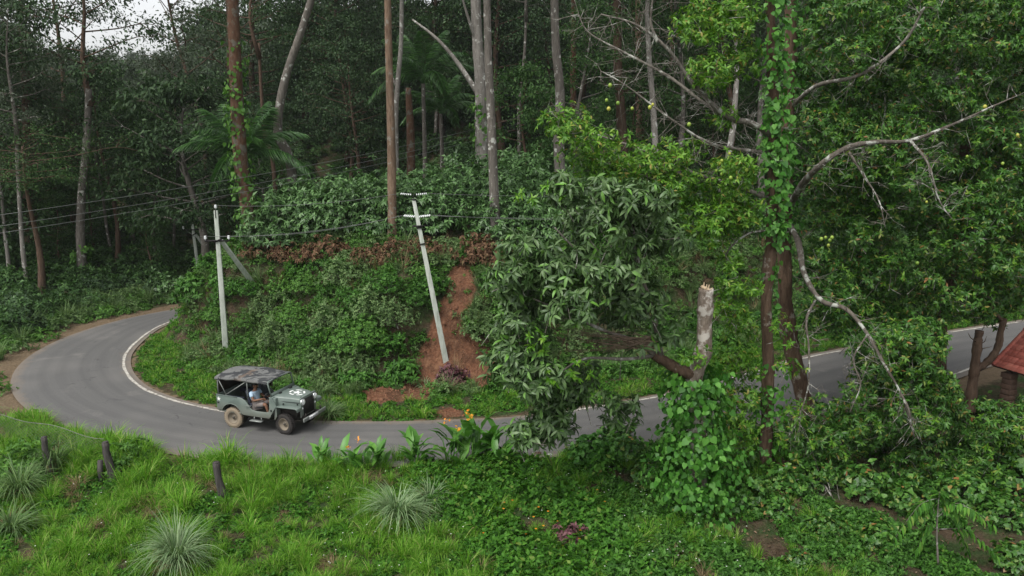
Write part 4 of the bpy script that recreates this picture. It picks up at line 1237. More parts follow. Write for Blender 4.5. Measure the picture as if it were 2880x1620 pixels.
def hero_tree(label, pts, Y, rad, bark, top=None, tops=1.0, ivy=None, limbs=(), group='forest trees', cut=False, ivymat='bank'):
    base = grounded(pts[0][0], Y); used.append((base[0], base[1]))
    e = empty('forest_tree', base, 0, label, 'tree', group)
    W_ = [at(px, py, Y) - base for px, py in pts]
    W_[0] = A([0, 0, -.4]); 
    q = spline(W_, 5); rr = np.interp(np.linspace(0, 1, len(q)), [0, .08, 1], [rad * 1.3, rad, rad * .62])
    b = MB(); b.tube(q, rr, 9, jit=.05); b.build('trunk', bark, e, smooth=True)
    if cut: b = MB(); b.tube([q[-1], q[-1] + A([0, 0, .02])], rad * .6, 9); b.build('broken_top', M['twig_dry'], e)
    for lp in limbs:
        ql = spline([at(px, py, Y + dy) - base for px, py, dy in lp[:-1]], 5)
        b = MB(); b.tube(ql, np.linspace(lp[-1], lp[-1] * .3, len(ql)), 7, jit=.05); b.build('limb', bark, e, smooth=True)
    if top is not None:
        tm, cm = TOP[top]
        for nm, me in (('limbs', tm), ('crown', cm)):
            o = link(nm, me, e, q[-1] - A([0, 0, .6])); o.scale = (tops,) * 3; o.rotation_euler = (0, 0, pts[0][0] * .7)
    if ivy:
        b = MB(); r = np.random.default_rng(int(pts[0][0])); i0, i1_ = int(ivy[0] * len(q)), max(int(ivy[1] * len(q)), int(ivy[0] * len(q)) + 2)
        heart_cover(b, q[i0:i1_], rr[i0:i1_], ivy[2], r, .2, off=.22); b.build('ivy', M[ivymat], e)
    return e
G2 = 'tall trees behind the coffee bushes'
hero_tree('reddish trunk with climbing ivy rising beside the palm above the bank', [(722,690),(700,600),(680,480),(668,320),(662,180),(655,0),(650,-260)], 38.8, .38, M['bark_red'], 1, 1.1, (.02, .75, 700), group=G2, ivymat='bank')
hero_tree('crooked pale trunk bending left above the bank', [(826,600),(820,480),(782,370),(800,230),(850,80),(900,-80)], 47, .30, M['bark_grey'], 0, 1.0, (.0, .2, 160), group=G2)
hero_tree('straight tan trunk standing at the bank edge left of the leaning pole', [(1106,700),(1102,500),(1098,300),(1092,100),(1086,-220)], 37.0, .22, M['bark_tan'], 0, .9, group=G2)
hero_tree('slender white forked trunk behind the tan trunk', [(1122,510),(1113,380),(1118,240),(1128,120),(1130,-60)], 52, .19, M['bark_pale'], 2, .8, None, [((1116,250,0),(1100,200,0),(1095,150,-.5),.07)], group=G2)
hero_tree('broken reddish trunk with no crown among the dark trees', [(1160,505),(1155,400),(1152,320),(1148,248)], 53, .30, M['bark_red'], None, cut=True, group=G2)
hero_tree('thick white trunk with ivy, right behind the grey trunk', [(1360,520),(1355,400),(1352,240),(1342,100),(1330,-200)], 47, .42, M['bark_pale'], 2, 1.3, (.1, .5, 420), [((1352,275,0),(1290,180,.3),(1230,110,.6),(1160,55,1.0),.17), ((1346,130,0),(1320,60,-.4),(1290,-40,-.8),.13)], group=G2)
hero_tree('tall grey trunk standing at the bank edge behind the brown fern', [(1398,672),(1388,500),(1380,300),(1372,120),(1366,-220)], 37.4, .24, M['bark_grey'], 0, 1.1, group=G2)
hero_tree('lone speckled grey trunk rising over the bright green foliage', [(1580,540),(1572,400),(1575,260),(1562,100),(1556,-220)], 43, .30, M['bark_grey'], 2, 1.1, group=G2)
hero_tree('thin rusty red trunk in the dark forest right of the grey one', [(1614,350),(1612,220),(1614,100),(1612,-100)], 58, .24, M['bark_red'], 1, 1.0, group=G2)
hero_tree('thin wavering grey sapling trunk between the two pale trunks', [(1464,430),(1460,330),(1466,250),(1476,140),(1480,20)], 54, .13, M['bark_grey'], 0, .7, group=G2)
hero_tree('brown twin-looking trunk in the shade behind the bare branches', [(1752,400),(1745,300),(1738,180),(1735,0),(1730,-150)], 52, .33, M['bark_brown'], 1, 1.1, group=G2)
hero_tree('straight brown trunk in the shade left of the ivy tree', [(1795,330),(1796,200),(1795,60),(1797,-150)], 58, .26, M['bark_tan'], 1, 1.1, group=G2)
hero_tree('dark leaning trunk right of the palm on the slope', [(790,560),(770,480),(745,380),(735,260),(728,120)], 50, .14, M['bark_brown'], 1, .8, group=G2)
G3 = 'trees across the road on the left'
hero_tree('grey forest trunk clothed low in pepper vine across the road', [(232,860),(230,740),(226,640),(232,520),(245,380),(250,250)], 50, .30, M['bark_grey'], 1, 1.1, (.0, .35, 420), group=G3)
hero_tree('brown trunk in the gloom near the left edge', [(88,780),(84,640),(80,520),(78,380),(70,200)], 54, .42, M['bark_brown'], 1, 1.2, group=G3)
hero_tree('thin pale pole-like trunk nearest the left edge of the wood', [(30,850),(22,720),(12,640),(0,480)], 48, .13, M['bark_pale'], 0, .8, group=G3)
hero_tree('thin pale trunk second from the left edge of the wood', [(78,850),(66,720),(58,620),(50,480),(44,360)], 47, .14, M['bark_pale'], 0, .8, group=G3)
hero_tree('slim grey trunk leaning over the shade behind the road bend', [(325,850),(318,740),(300,640),(290,560),(270,430)], 56, .12, M['bark_grey'], 0, .8, group=G3)
hero_tree('slim straight grey trunk midway along the far wood', [(490,810),(488,700),(492,600),(500,460)], 58, .12, M['bark_grey'], 0, .9, group=G3)
# crowns seen against the sky at the upper left
forest_tree('lacy', grounded(235, 64), 1.35, 'lacy open-crowned tree against the sky at the upper left', 'skyline trees')
forest_tree('lacy', grounded(560, 66), 1.32, 'lacy spreading tree right of the patch of sky', 'skyline trees')
forest_tree('lacy', grounded(690, 72), 1.4, 'thin-leaved tree behind the ivy trunk, dark against the sky', 'skyline trees')
forest_tree('dense', grounded(-20, 50), 1.12, 'dense black-green tree filling the upper left corner', 'skyline trees')
forest_tree('dense', grounded(130, 58), .78, 'dense dark tree below the lacy tree at far left', 'skyline trees')
forest_tree('dome', A([at(505,0,50)[0], 50, tz(at(505,0,50)[0], 50)]), 1.28, 'round-headed dark tree left of the coconut palm', 'skyline trees')
forest_tree('flatop', grounded(110, 45), 1.05, 'flat-topped feathery tree spreading low at the left', 'skyline trees')

# the rest of the wood
r = np.random.default_rng(31)
LAND = [(100, 'left-edge trunks'), (232, 'vine-clad trunk'), (350, 'flat-topped tree'), (505, 'round-headed tree'), (700, 'reddish ivy trunk'), (826, 'crooked trunk'), (960, 'coffee at left'), (1106, 'tan trunk'), (1230, 'leaning pole'), (1352, 'white trunk'), (1460, 'wavering sapling'), (1575, 'speckled trunk'), (1745, 'bare branches'), (1960, 'sawn trunk'), (2170, 'vine-wound trunk'), (2400, 'lichen limbs'), (2690, 'curved brown trunk'), (2840, 'shelter')]
lab = {'broad': 'dark broad-leaved tree', 'mid': 'mid-green grey-trunked tree', 'silver': 'tall silver-green tree',
       'dense': 'dense wide dark tree', 'low': 'low bushy tree', 'red': 'tall reddish-trunked tree', 'pale': 'tall pale-trunked tree'}
def wood(n, xr, yr, kinds, dmin, smin, smax, grp, keep=None):
    c = 0
    for _ in range(n * 12):
        if c >= n: break
        y = r.uniform(*yr); x = r.uniform(*xr) * (y / yr[1])
        z, dI, dO, mo, ro = [q[0] for q in terrain(A([x]), A([y]), True)]
        if ro or (not mo and dO < 4.5) or (mo and dI < 12) or too_near(x, y, dmin): continue
        px = pxcol(x, y, z)
        if px < -250 or px > 3130: continue
        if 470 < px < 650 and y < 55: continue          # the far pole stands clear here
        if keep and not keep(x, y, px): continue
        kd = kinds[r.integers(len(kinds))]
        mk = min(LAND, key=lambda m_: abs(m_[0] - px)); sd_ = 'left of' if px < mk[0] - 25 else ('right of' if px > mk[0] + 25 else 'straight behind')
        forest_tree(kd, (x, y, z), r.uniform(smin, smax), '%s, %s the %s, %s' % (lab[kd], sd_, mk[1], grp[0].strip()), grp[1]); c += 1
gp = lambda s: (' ' + s, 'forest trees ' + s)
wood(34, (-10, 52), (49, 64), ['silver', 'pale', 'low', 'mid', 'low', 'low', 'mid', 'red'], 2.7, .8, 1.15, gp('just behind the coffee'), lambda x, y, px: px > 640)
wood(64, (-22, 72), (64, 100), ['broad', 'mid', 'dense', 'red', 'broad', 'low'], 3.4, .95, 1.35, gp('higher on the slope'), lambda x, y, px: px > 700)
wood(36, (-46, -8), (50, 68), ['low', 'low', 'mid', 'broad', 'low'], 2.4, .5, .85, gp('across the road on the left'), lambda x, y, px: px < 800 and not (90 < px < 640 and y > 62))
wood(16, (-70, -15), (70, 105), ['low', 'mid', 'low'], 4.0, .6, .8, gp('far behind the bend'), lambda x, y, px: px < 760)
wood(16, (14, 46), (44, 62), ['broad', 'mid', 'low', 'red', 'mid'], 3.0, .85, 1.2, gp('behind the fruit trees'), lambda x, y, px: px > 1750)

# trees that would share a description are told apart by their distance
by = {}
for o in C.objects:
    if o.name.startswith('forest_tree') and o.parent is None: by.setdefault(o['label'], []).append(o)
for l_, os_ in by.items():
    if len(os_) > 1:
        os_.sort(key=lambda o: o.location.y)
        for n_, o in enumerate(os_): o['label'] = (['nearer ', 'farther '] if len(os_) == 2 else ['nearest ', 'second nearest ', 'third nearest ', 'fourth nearest ', 'fifth nearest ', 'sixth nearest ', 'seventh nearest ', 'eighth nearest '])[min(n_, 7)] + l_
# far wooded hill, one mass
FARP = [tree_meshes(s, 9, 1.0, 3.4, M['forest_grey'], M['bark_grey'], .2, 14, 5, 16, .9, .5, .28, .3)[1] for s in (41, 42, 43)]
y_ = r.uniform(98, 260, 900); x_ = r.uniform(-.72, .72, 900) * y_
z_ = terrain(x_, y_)
scatter('far_forest', np.stack([x_, y_, z_ - .5], 1), r.uniform(0, 6, 900), r.uniform(.8, 1.5, 900) * np.where((pxcol(x_, y_, z_) > 60) & (pxcol(x_, y_, z_) < 560), .5, 1), r.integers(0, 3, 900), FARP, 'distant wooded hillside closing the view')

# ------------------------------------------------------------------ undergrowth of the wood, one mass
UG = [shrub_mesh(50 + s, .9, 1.1, 150, 6, .2, .085, m_, T_DIAMOND, .4)[0] for s, m_ in enumerate((M['forest_dark'], M['forest_mid'], M['coffee'], M['forest_mid']))]
p, dI, dO = field(-75, 85, 38, 100, 9000, lambda X, Y, a, b_, mo, ro: np.where(mo, a > np.where(X > 5, 8.5, 17), b_ > 2.2) & ~((pxcol(X, Y, 2) > 500) & (pxcol(X, Y, 2) < 620) & (Y < 54)) & (np.abs(pxcol(X, Y, 4) - 1440) < 1640), r)
k = r.random(len(p)) < np.where(dO < 6, .9, .62); p = p[k]
scatter('undergrowth', p, r.uniform(0, 6, len(p)), r.uniform(.6, 1.5, len(p)), r.integers(0, 4, len(p)), UG, 'dark leafy undergrowth covering the forest floor')

# ------------------------------------------------------------------ coffee bushes
CF = [shrub_mesh(60 + s, 1.35, 2.1, 330, 7, .24, .1, M['coffee'], T_FOLD, .55, 1.35, 8) for s in range(3)]
kk = 0
ORD = ['first', 'second', 'third', 'fourth', 'fifth', 'sixth', 'seventh', 'eighth', 'ninth', 'tenth', 'eleventh', 'twelfth']
for row, (Y0, x0, x1, st) in enumerate(((38.4, 800, 1590, 84), (40.6, 780, 1640, 82), (43.2, 800, 1700, 84), (46.0, 850, 1700, 84), (49, 930, 1650, 84), (52.5, 1000, 1660, 90))):
    for px in np.arange(x0, x1, st):
        pxj = px + r.uniform(-22, 22); Yj = Y0 + r.uniform(-.6, .6)
        if row == 0 and 1230 < pxj < 1330: continue
        g_ = grounded(pxj, Yj); kk += 1
        place('coffee_bush', g_, CF[kk % 3], r.uniform(0, 6), r.uniform(.95, 1.35) * (1 + .07 * row),
              'coffee bush, %s from the left in the %s row above the bank' % (ORD[int(round((px - x0) / st))], ['front', 'second', 'third', 'fourth', 'fifth', 'rearmost'][row]), 'bush',
              'coffee bushes above the bank', ('foliage', 'stem'))
# ------------------------------------------------------------------ dead brown ferns along the bank edge
DF = [shrub_mesh(70 + s, .8, .85, 150, 7, .17, .07, M['dead_fern'], T_FOLD, .9, 1.4, 6, M['twig_dry']) for s in range(2)]
for k, (px, py, s, l) in enumerate(((735,712,.9,'dead brown fern clump at the foot of the ivy trunk'), (800,722,.8,'small dead brown fern clump left of the bright weeds'), (868,725,.85,'dead brown fern clump under the coffee, left part of the bank edge'), (925,715,1.0,'tall dead brown fern clump midway along the bank edge'),
     (1020,735,.8,'low dead brown fern clump left of the tan trunk'), (1090,728,1.0,'dead brown fern clump round the tan trunk'), (1150,722,.9,'dead brown fern clump behind the leaning pole'), (1205,715,.9,'dead brown fern clump right of the leaning pole'), (1345,725,1.25,'large rounded brown fern mound right of the gully top'), (1395,740,1.1,'brown fern mound touching the leafy tree, right of the gully'))):
    place('dead_fern', hit(px, py + 12), DF[k % 2], k * 1.3, s * 1.25, l, 'fern', 'dead ferns on the bank edge', ('foliage', 'stem'))
# ------------------------------------------------------------------ bank cover, verge cover
BW = [shrub_mesh(80, .42, .34, 75, 5, .11, .05, M['bank'], T_DIAMOND, .3)[0], shrub_mesh(81, .5, .45, 80, 5, .1, .05, M['bank_grey'], T_DIAMOND, .3)[0], shrub_mesh(82, .4, .3, 70, 5, .09, .045, M['bank'], T_DIAMOND, .2)[0]]
b = MB(); rg = np.random.default_rng(83); blades(b, 70, .75, .55, .02, rg, .1, 4); BW.append(b.mesh('bank_tuft', M['bank_grey']))
b = MB(); blades(b, 26, .8, .6, .014, rg, .16, 4, .8); BW.append(b.mesh('dry_stems', M['grass_dry']))
BW.append(shrub_mesh(84, .5, .5, 60, 6, .17, .08, M['weed_dark'], T_FOLD, .4)[0])
p, dI, dO = field(-24, 30, 27, 56, 14500, lambda X, Y, a, b_, mo, ro: mo & (a > 2.4) & (a < 10.5) & ~is_red(X, Y), r)
pr, _a, _b = field(-8, 2, 27, 37, 900, lambda X, Y, a, b_, mo, ro: mo & is_red(X, Y), r)
pr = pr[r.random(len(pr)) < .16]; nb = len(p); p = np.concatenate([p, pr]); dI = np.concatenate([dI, np.zeros(len(pr))])
scatter('bank_cover', p, r.uniform(0, 6, len(p)), r.uniform(.5, 1.35, len(p)) * np.where(np.arange(len(p)) >= nb, .4, 1) * (1 + .45 * noise2(p[:, 0], p[:, 1], .9, 21)), np.where(np.arange(len(p)) >= nb, r.choice([4, 4, 3, 2], len(p)), np.where(noise2(p[:, 0], p[:, 1], .7, 33) > .12, r.choice([5, 5, 0, 3, 2], len(p)), r.choice([0, 1, 1, 2, 3, 3, 4], len(p)))), BW, 'tangled green creepers and weeds covering the bank', r.normal(0, .25, (len(p), 2)))
VW = [shrub_mesh(90 + s, .26, .12, 46, 4, .075, .045, M['weed'], T_DIAMOND, .1)[0] for s in range(3)]
b = MB(); blades(b, 40, .22, .2, .012, rg, .1, 3); VW.append(b.mesh('short_tuft', M['grass']))
b = MB(); blades(b, 46, .32, .3, .013, rg, .13, 3); VW.append(b.mesh('verge_tuft', M['grass']))
p, dI, dO = field(-24, 30, 25, 56, 24000, lambda X, Y, a, b_, mo, ro: mo & (a > .45) & (a < 4.2) & ~is_red(X, Y), r)
k = noise2(p[:, 0], p[:, 1], 1.1, 3) + dI * 1.2 > .1; p = p[k]
scatter('verge_cover', p, r.uniform(0, 6, len(p)), r.uniform(.6, 1.4, len(p)), r.choice([0, 1, 2, 3, 3, 4], len(p)), VW, 'short bright green ground cover on the road verge')
# taller trees closing the skyline above the coffee
for k, (px, Y_, s_) in enumerate(((760, 84, 1.25), (880, 88, 1.3), (990, 80, 1.2), (1250, 86, 1.3))):
    forest_tree('dense', grounded(px, Y_), s_, ['tall dense tree closing the skyline behind the crooked trunk', 'tall dense tree closing the skyline right of the crooked trunk', 'tall dense tree closing the skyline left of the tan trunk', 'tall dense tree closing the skyline left of the white trunk'][k], 'skyline trees')
# verge across the road at the left
p, dI, dO = field(-40, -8, 26, 62, 9000, lambda X, Y, a, b_, mo, ro: ~mo & (b_ > .6) & (b_ < 6) & (Y > 27), r)
k = r.random(len(p)) < .12 + .88 * ss(dO, .7, 2.4); p = p[k]
scatter('roadside_weeds', p, r.uniform(0, 6, len(p)), r.uniform(.7, 1.9, len(p)), r.choice([0, 1, 2, 3], len(p)), BW, 'low weeds along the far side of the road at the left')

# bushes that stand out on the bank
BS = [shrub_mesh(100, .95, 1.0, 330, 6, .12, .055, M['bank'], T_DIAMOND, .3), shrub_mesh(101, 1.0, 1.1, 330, 6, .13, .05, M['bank_grey'], T_DIAMOND, .4), shrub_mesh(102, .9, .95, 300, 6, .14, .065, M['weed_dark'], T_FOLD, .3)]
for k, (px, py, s, l) in enumerate(((1035,935,1.25,'largest rounded bush on the bank, low beside the gully'), (930,900,1.15,'wide green bush in the middle of the bank'), (1000,830,.95,'bush high on the bank above the widest bush'), (830,880,1.0,'greyish bush on the bank right of the strut foot'),
     (745,850,.9,'bush on the bank just right of the straight pole'), (700,960,.9,'low bush behind the straight pole foot'), (860,1000,1.05,'bush at the foot of the bank above the jeep'), (1010,1020,.9,'bush at the foot of the bank right of the jeep'),
     (1200,780,.7,'small bush at the left lip of the gully'), (1420,850,1.0,'bush filling the right side of the gully'), (1455,960,1.1,'bush at the right foot of the gully under the leafy tree'), (650,800,.8,'bush at the left shoulder of the bank'), (610,870,.8,'bush at the left foot of the bank'),
     (1115,885,1.0,'bush on the bank beside the left lip of the gully'), (1165,830,.75,'small bush above the left lip of the gully'), (700,890,.85,'bush filling the hollow behind the straight pole'), (960,770,1.1,'bush just below the dead ferns left of centre'), (1080,790,1.05,'bush just below the dead ferns behind the leaning pole'), (860,790,1.0,'bush just below the dead ferns near the strut foot'), (780,940,1.15,'bushy mass low on the bank behind the canvas top'), (890,950,1.2,'bushy mass low on the bank above the windscreen'), (985,955,1.3,'bushy mass low on the bank above the bonnet'),
     (1045,860,1.2,'bushy mass in the middle of the bank left of the gully'), (700,800,.9,'bush round the foot of the diagonal strut'), (1460,880,1.2,'bush under the left edge of the leafy tree'), (650,930,.8,'low bush left of the straight pole foot'))):
    place('bank_bush', hit(px, py + 30), BS[k % 3], k * 2.1, s, l, 'bush', 'bushes on the bank', ('foliage', 'stem'))
pm = shrub_mesh(110, .6, .75, 150, 6, .16, .08, M['purple_leaf'], T_FOLD, .5)
place('purple_shrub', hit(1268, 1085), pm, .4, 1.15, 'dusky purple-leaved shrub in front of the leaning pole foot', 'shrub', None, ('foliage', 'stem'))
pm2 = shrub_mesh(111, .42, .5, 80, 6, .14, .07, M['purple_leaf'], T_FOLD, .7)
place('purple_shrub', hit(940, 800), pm2, .9, .9, 'small reddish shrub high on the grassy bank', 'shrub', None, ('foliage', 'stem'))
place('purple_shrub', hit(1600, 1530), pm2, 2.2, 1.1, 'wilting purple-brown weed in the foreground ground cover', 'shrub', None, ('foliage', 'stem'))

# ================================================================== coconut palms
def frond_mesh(seed, Lf, sag):
    r = np.random.default_rng(seed); b = MB()
    t = np.linspace(0, 1, 12)
    sp = np.stack([Lf * (t - .12 * t ** 3), .12 * np.sin(t * 3) * Lf * .2, Lf * (.42 * t - sag * t ** 2.2)], 1)
    b.tube(sp, np.linspace(.035, .008, 12), 4, cap=False)
    n = 46; u = np.linspace(.12, .99, n)
    P = np.stack([np.interp(u, t, sp[:, k]) for k in range(3)], 1)
    T = unit(np.stack([np.interp(u, t, np.gradient(sp[:, k])) for k in range(3)], 1))
    for s in (-1, 1):
        sd = unit(np.cross(T, A([0, 0, 1.]))) * s
        D = T * .55 + sd * .85 + A([0, 0, -.42]) + r.normal(0, .08, (n, 3))
        Ln = Lf * .27 * np.sin(np.pi * (.12 + .8 * u)) ** .6 * r.uniform(.85, 1.1, n)
        leaves(b, P, D, np.broadcast_to(A([0, 0, 1.]), (n, 3)) + sd * .3, Ln, .06, T_LONG)
    return b.mesh('frond', M['palm'])
FR = [frond_mesh(1, 4.2, .35), frond_mesh(2, 4.2, .62), frond_mesh(3, 4.0, .95)]
def palm(label, px, py, Y, s, n=17):
    base = grounded(px, Y); topp = at(px, py, Y) - base
    e = empty('palm_tree', base, 0, label, 'palm', 'palms in the wood')
    q = spline([A([0, 0, -.4]), topp * .5 + A([.15, 0, 0]), topp], 6)
    b = MB(); b.tube(q, np.linspace(.2, .13, len(q)), 8, jit=.05); b.build('trunk', M['bark_grey'], e)
    for k in range(n):
        o = link('frond', FR[0 if k < n * .35 else (1 if k < n * .75 else 2)], e, topp)
        o.rotation_euler = (0, R(-62 + 52 * k / n), k * 2.4); o.scale = (s,) * 3
    return e
palm('coconut palm with long arching fronds behind the ivy trunk', 690, 455, 45, .95)
palm('smaller palm with drooping fronds in the forest left of the white trunk', 1190, 235, 56, 1.0, 13)
palm('young palm in the shade between the crooked and tan trunks', 1240, 320, 60, .8, 11)

# ================================================================== the trees on this side of the road
def blob_points(bl, r, dens, base):
    """twig ends inside crown masses: (px, py, rx_px, ry_px, Y, depth_m, weight)"""
    P, Ax = [], []
    for px, py, rx, ry, Y, dp, w in bl:
        c = at(px, py, Y); k = 1 / ppm(Y, c[2]); n = int(dens * w * (rx * ry * k * k) )
        d = rand_dirs(n, r) * (r.uniform(.08, 1, n) ** .42)[:, None]
        o = d * A([rx * k, dp, ry * k]); P.append(c + o); Ax.append(unit(o / A([rx*k, dp, ry*k]) + r.normal(0, .35, (n, 3)) + A([0, -.15, .35])))
    return np.concatenate(P) - base, np.concatenate(Ax)
def mass(poly, n, r0, r1, Y0, Y1, w, r, holes=(), dp=.55):
    """many small leaf masses spread irregularly inside an outline given in photo pixels"""
    poly = np.array(poly, float); out = []
    lo, hi = poly.min(0), poly.max(0)
    while len(out) < n:
        x, y = r.uniform(lo[0], hi[0]), r.uniform(lo[1], hi[1])
        if not in_poly(A([x]), A([y]), poly)[0]: continue
        if any(((x - a) / c) ** 2 + ((y - b_) / d) ** 2 < 1 for a, b_, c, d in holes): continue
        q = r.uniform(r0, r1); out.append((x, y, q * r.uniform(.9, 1.4), q * r.uniform(.55, .9), r.uniform(Y0, Y1), dp * r.uniform(.6, 1.3), w * r.uniform(.6, 1.2)))
    return out
def twigs(mb, P, Ax, r, ln=.55, rad=.007, frac=.6, mat=0):
    for p, a in zip(P, Ax):
        if r.random() > frac: continue
        q = p - a * ln * r.uniform(.6, 1.4) + A([0, 0, -.12]) + r.normal(0, .06, 3)
        mb.tube([q, (p + q) / 2 + r.normal(0, .035, 3), p], [rad * 1.6, rad * 1.2, rad * .7], 3, cap=False)
def px_tube(e, base, pts, Y, r0, r1, mat, name='branch', sides=8, jit=.1, n=9):
    """pts: (px, py[, extra distance])"""
    q = spline([at(p[0], p[1], Y + (p[2] if len(p) > 2 else 0)) - base for p in pts], n)
    u_ = np.linspace(0, 1, len(q)); b = MB(); b.tube(q, (r0 + (r1 - r0) * u_) * (1 + .07 * np.sin(u_ * 23 + r0 * 90) + .05 * np.sin(u_ * 51)), sides, jit=jit); return b.build(name, mat, e, smooth=True), q
def side_twigs(mb, q, r, n, ln, rad, up=.2):
    """bare twigs leaving a branch, each with a fork"""
    for k in range(n):
        i = r.integers(1, len(q)); p = q[i]; d = unit(rand_dirs(1, r)[0] + A([0, -.2, up])); l = ln * r.uniform(.4, 1.2)
        m_ = p + d * l * .5 + r.normal(0, .05, 3) * l; t_ = p + d * l + r.normal(0, .12, 3) * l
        mb.tube([p, m_, t_], [rad, rad * .7, rad * .35], 3, cap=False)
        for _ in range(2): mb.tube([m_, m_ + (d + r.normal(0, .5, 3)) * l * .25, m_ + (d + r.normal(0, .7, 3)) * l * .5], [rad * .6, rad * .45, rad * .25], 3, cap=False)
FRU = MB(); FRU.lathe([(0, .058), (.03, .05), (.052, .022), (.056, 0), (.05, -.028), (.03, -.05), (0, -.06)], (0,0,0), 'z', 10)
def fruit_mat():
    m, nt, out = new_mat('green_fruit'); g = nt.nodes.new('ShaderNodeObjectInfo')
    principled(nt, out, ramp(nt, g.outputs['Random'], [(0, (.14,.24,.03)), (.6, (.24,.34,.05)), (1, (.38,.36,.06))]), .4, .4); return m
FRUIT = FRU.mesh('fruit', fruit_mat(), True)
def add_fruit(e, base, spots, Y, r):
    for px, py in spots:
        o = link('fruit', FRUIT, e, at(px, py, Y + r.uniform(-.8, .2)) - base); s = r.uniform(.7, 1.0); o.scale = (s, s, s * 1.1)

GT = 'fruit trees on the near side of the road'
# ---- lopped tree with large dark leaves, in front of the gully
r = np.random.default_rng(201)
YM = 20.6
base = hit(1962, 1432); YM = base[1] + .1
mt = empty('lopped_tree', base, 0, 'lopped tree with sawn trunk and big drooping dark leaves, vine round its base', 'tree', GT)
tr, q_tr = px_tube(mt, base, [(1962,1460),(1958,1330),(1960,1180),(1950,1075),(1978,985),(1982,900),(1986,812)], YM, .27, .19, M['bark_stump'], 'trunk', 12, .09)
b = MB(); b.tube([q_tr[-1] - A([0, 0, .03]), q_tr[-1] + A([.03, 0, .03])], [.185, .15], 12, jit=.12); b.build('sawn_top', M['cut_wood'], tr)
b = MB()
for k in range(7): a_ = k * .9; p_ = q_tr[-1] + A([.15 * math.cos(a_), .15 * math.sin(a_), -.06]); b.tube([p_, p_ + A([.01, 0, .09 + .06 * (k % 3)])], [.03, .008], 4)
b.each('splinter', M['cut_wood'], tr)
px_tube(mt, base, [(1965,1060),(1910,1040,-.1),(1868,1015,-.2),(1838,1000,-.2)], YM, .17, .12, M['bark_fore'], 'branch', 9)
_, qb1 = px_tube(mt, base, [(1860,1010,-.2),(1848,940,-.2),(1830,850,-.3),(1800,770,-.3),(1788,700,-.3),(1740,610,-.5)], YM, .085, .03, M['bark_lichen'])
_, qb2 = px_tube(mt, base, [(1842,1000,-.2),(1790,960,-.4),(1700,930,-.6),(1590,880,-.8),(1500,840,-1)], YM, .07, .02, M['twig'])
_, qb3 = px_tube(mt, base, [(1820,830,-.3),(1740,780,-.5),(1640,720,-.8),(1560,640,-1)], YM, .06, .02, M['twig'])
_, qb4 = px_tube(mt, base, [(1840,1000,-.2),(1760,1010,-.5),(1640,1010,-.8),(1560,1060,-1)], YM, .06, .02, M['twig'])
bl = mass([(1400,700),(1435,610),(1500,545),(1600,500),(1750,505),(1850,555),(1905,650),(1890,780),(1850,850),(1760,890),(1735,990),(1670,1020),(1610,1080),(1575,1170),(1540,1235),(1475,1205),(1455,1120),(1430,1060),(1405,960),(1410,860),(1372,780)], 64, 42, 88, YM - 1.9, YM + .7, 1.0, r, [(1650,965,70,40),(1700,860,50,30)])
bl += mass([(1740,880),(1900,800),(1930,880),(1900,960),(1780,1000)], 7, 30, 50, YM - .8, YM, .5, r) + mass([(1640,1120),(1760,1090),(1800,1180),(1700,1240)], 6, 30, 55, YM - .6, YM + .6, .6, r) + mass([(1440,1180),(1580,1170),(1560,1260),(1480,1250)], 5, 24, 40, YM - 1.4, YM - .6, 1.0, r)
P, Ax = blob_points(bl, r, 150, base)
b = MB(); whorls(b, P, Ax, 8, .29, .088, T_LONG, r, 1.35, .62); tag(b.build('foliage', M['mango'], mt), kind='stuff')
b = MB(); twigs(b, P, Ax, r, .6, .008, .2); tag(b.build('twigs', M['twig'], mt), kind='stuff')
bn = [(1510,945,30,30,YM-1.9,.3,1),(1510,985,28,40,YM-1.9,.3,1),(1560,1050,45,28,YM-1.9,.4,1),(1630,1040,45,35,YM-1.7,.4,1),(1490,550,40,30,YM-1.2,.4,1),(1560,530,50,30,YM-1.2,.4,.8),(1950,1010,45,30,YM-.5,.4,1.2),(1990,1000,30,20,YM-.5,.3,1)]
P, Ax = blob_points(bn, r, 60, base)
b = MB(); whorls(b, P, Ax, 8, .2, .07, T_LONG, r, 1.2, .3); tag(b.build('new_leaves', M['mango_new'], mt), kind='stuff')
# dead snapped branch hanging in the crown
b = MB()
for k in range(46):
    s0 = at(1840 + r.normal(0, 12), 965 + r.normal(0, 10), YM - .5) - base
    ex = at(r.uniform(1570, 1720), r.uniform(920, 1010), YM - 1.1 + r.normal(0, .3)) - base
    mid = (s0 + ex) / 2 + r.normal(0, .07, 3); b.tube(spline([s0, mid, ex], 3), np.linspace(.014, .003, 7), 3, cap=False)
tag(b.build('dead_branch', M['twig_dry'], mt), kind='stuff')
r2 = np.random.default_rng(202)
b = MB(); vr = .34 + .16 * np.sin(np.arange(31) * .9) + .1 * np.sin(np.arange(31) * 2.3 + 1); heart_cover(b, q_tr[:31], vr, 3000, r2, .165, off=.4); heart_cover(b, q_tr[:16], vr[:16] + .16, 1700, r2, .15, off=.6); tag(b.build('climbing_vine', M['vine'], mt), kind='stuff')

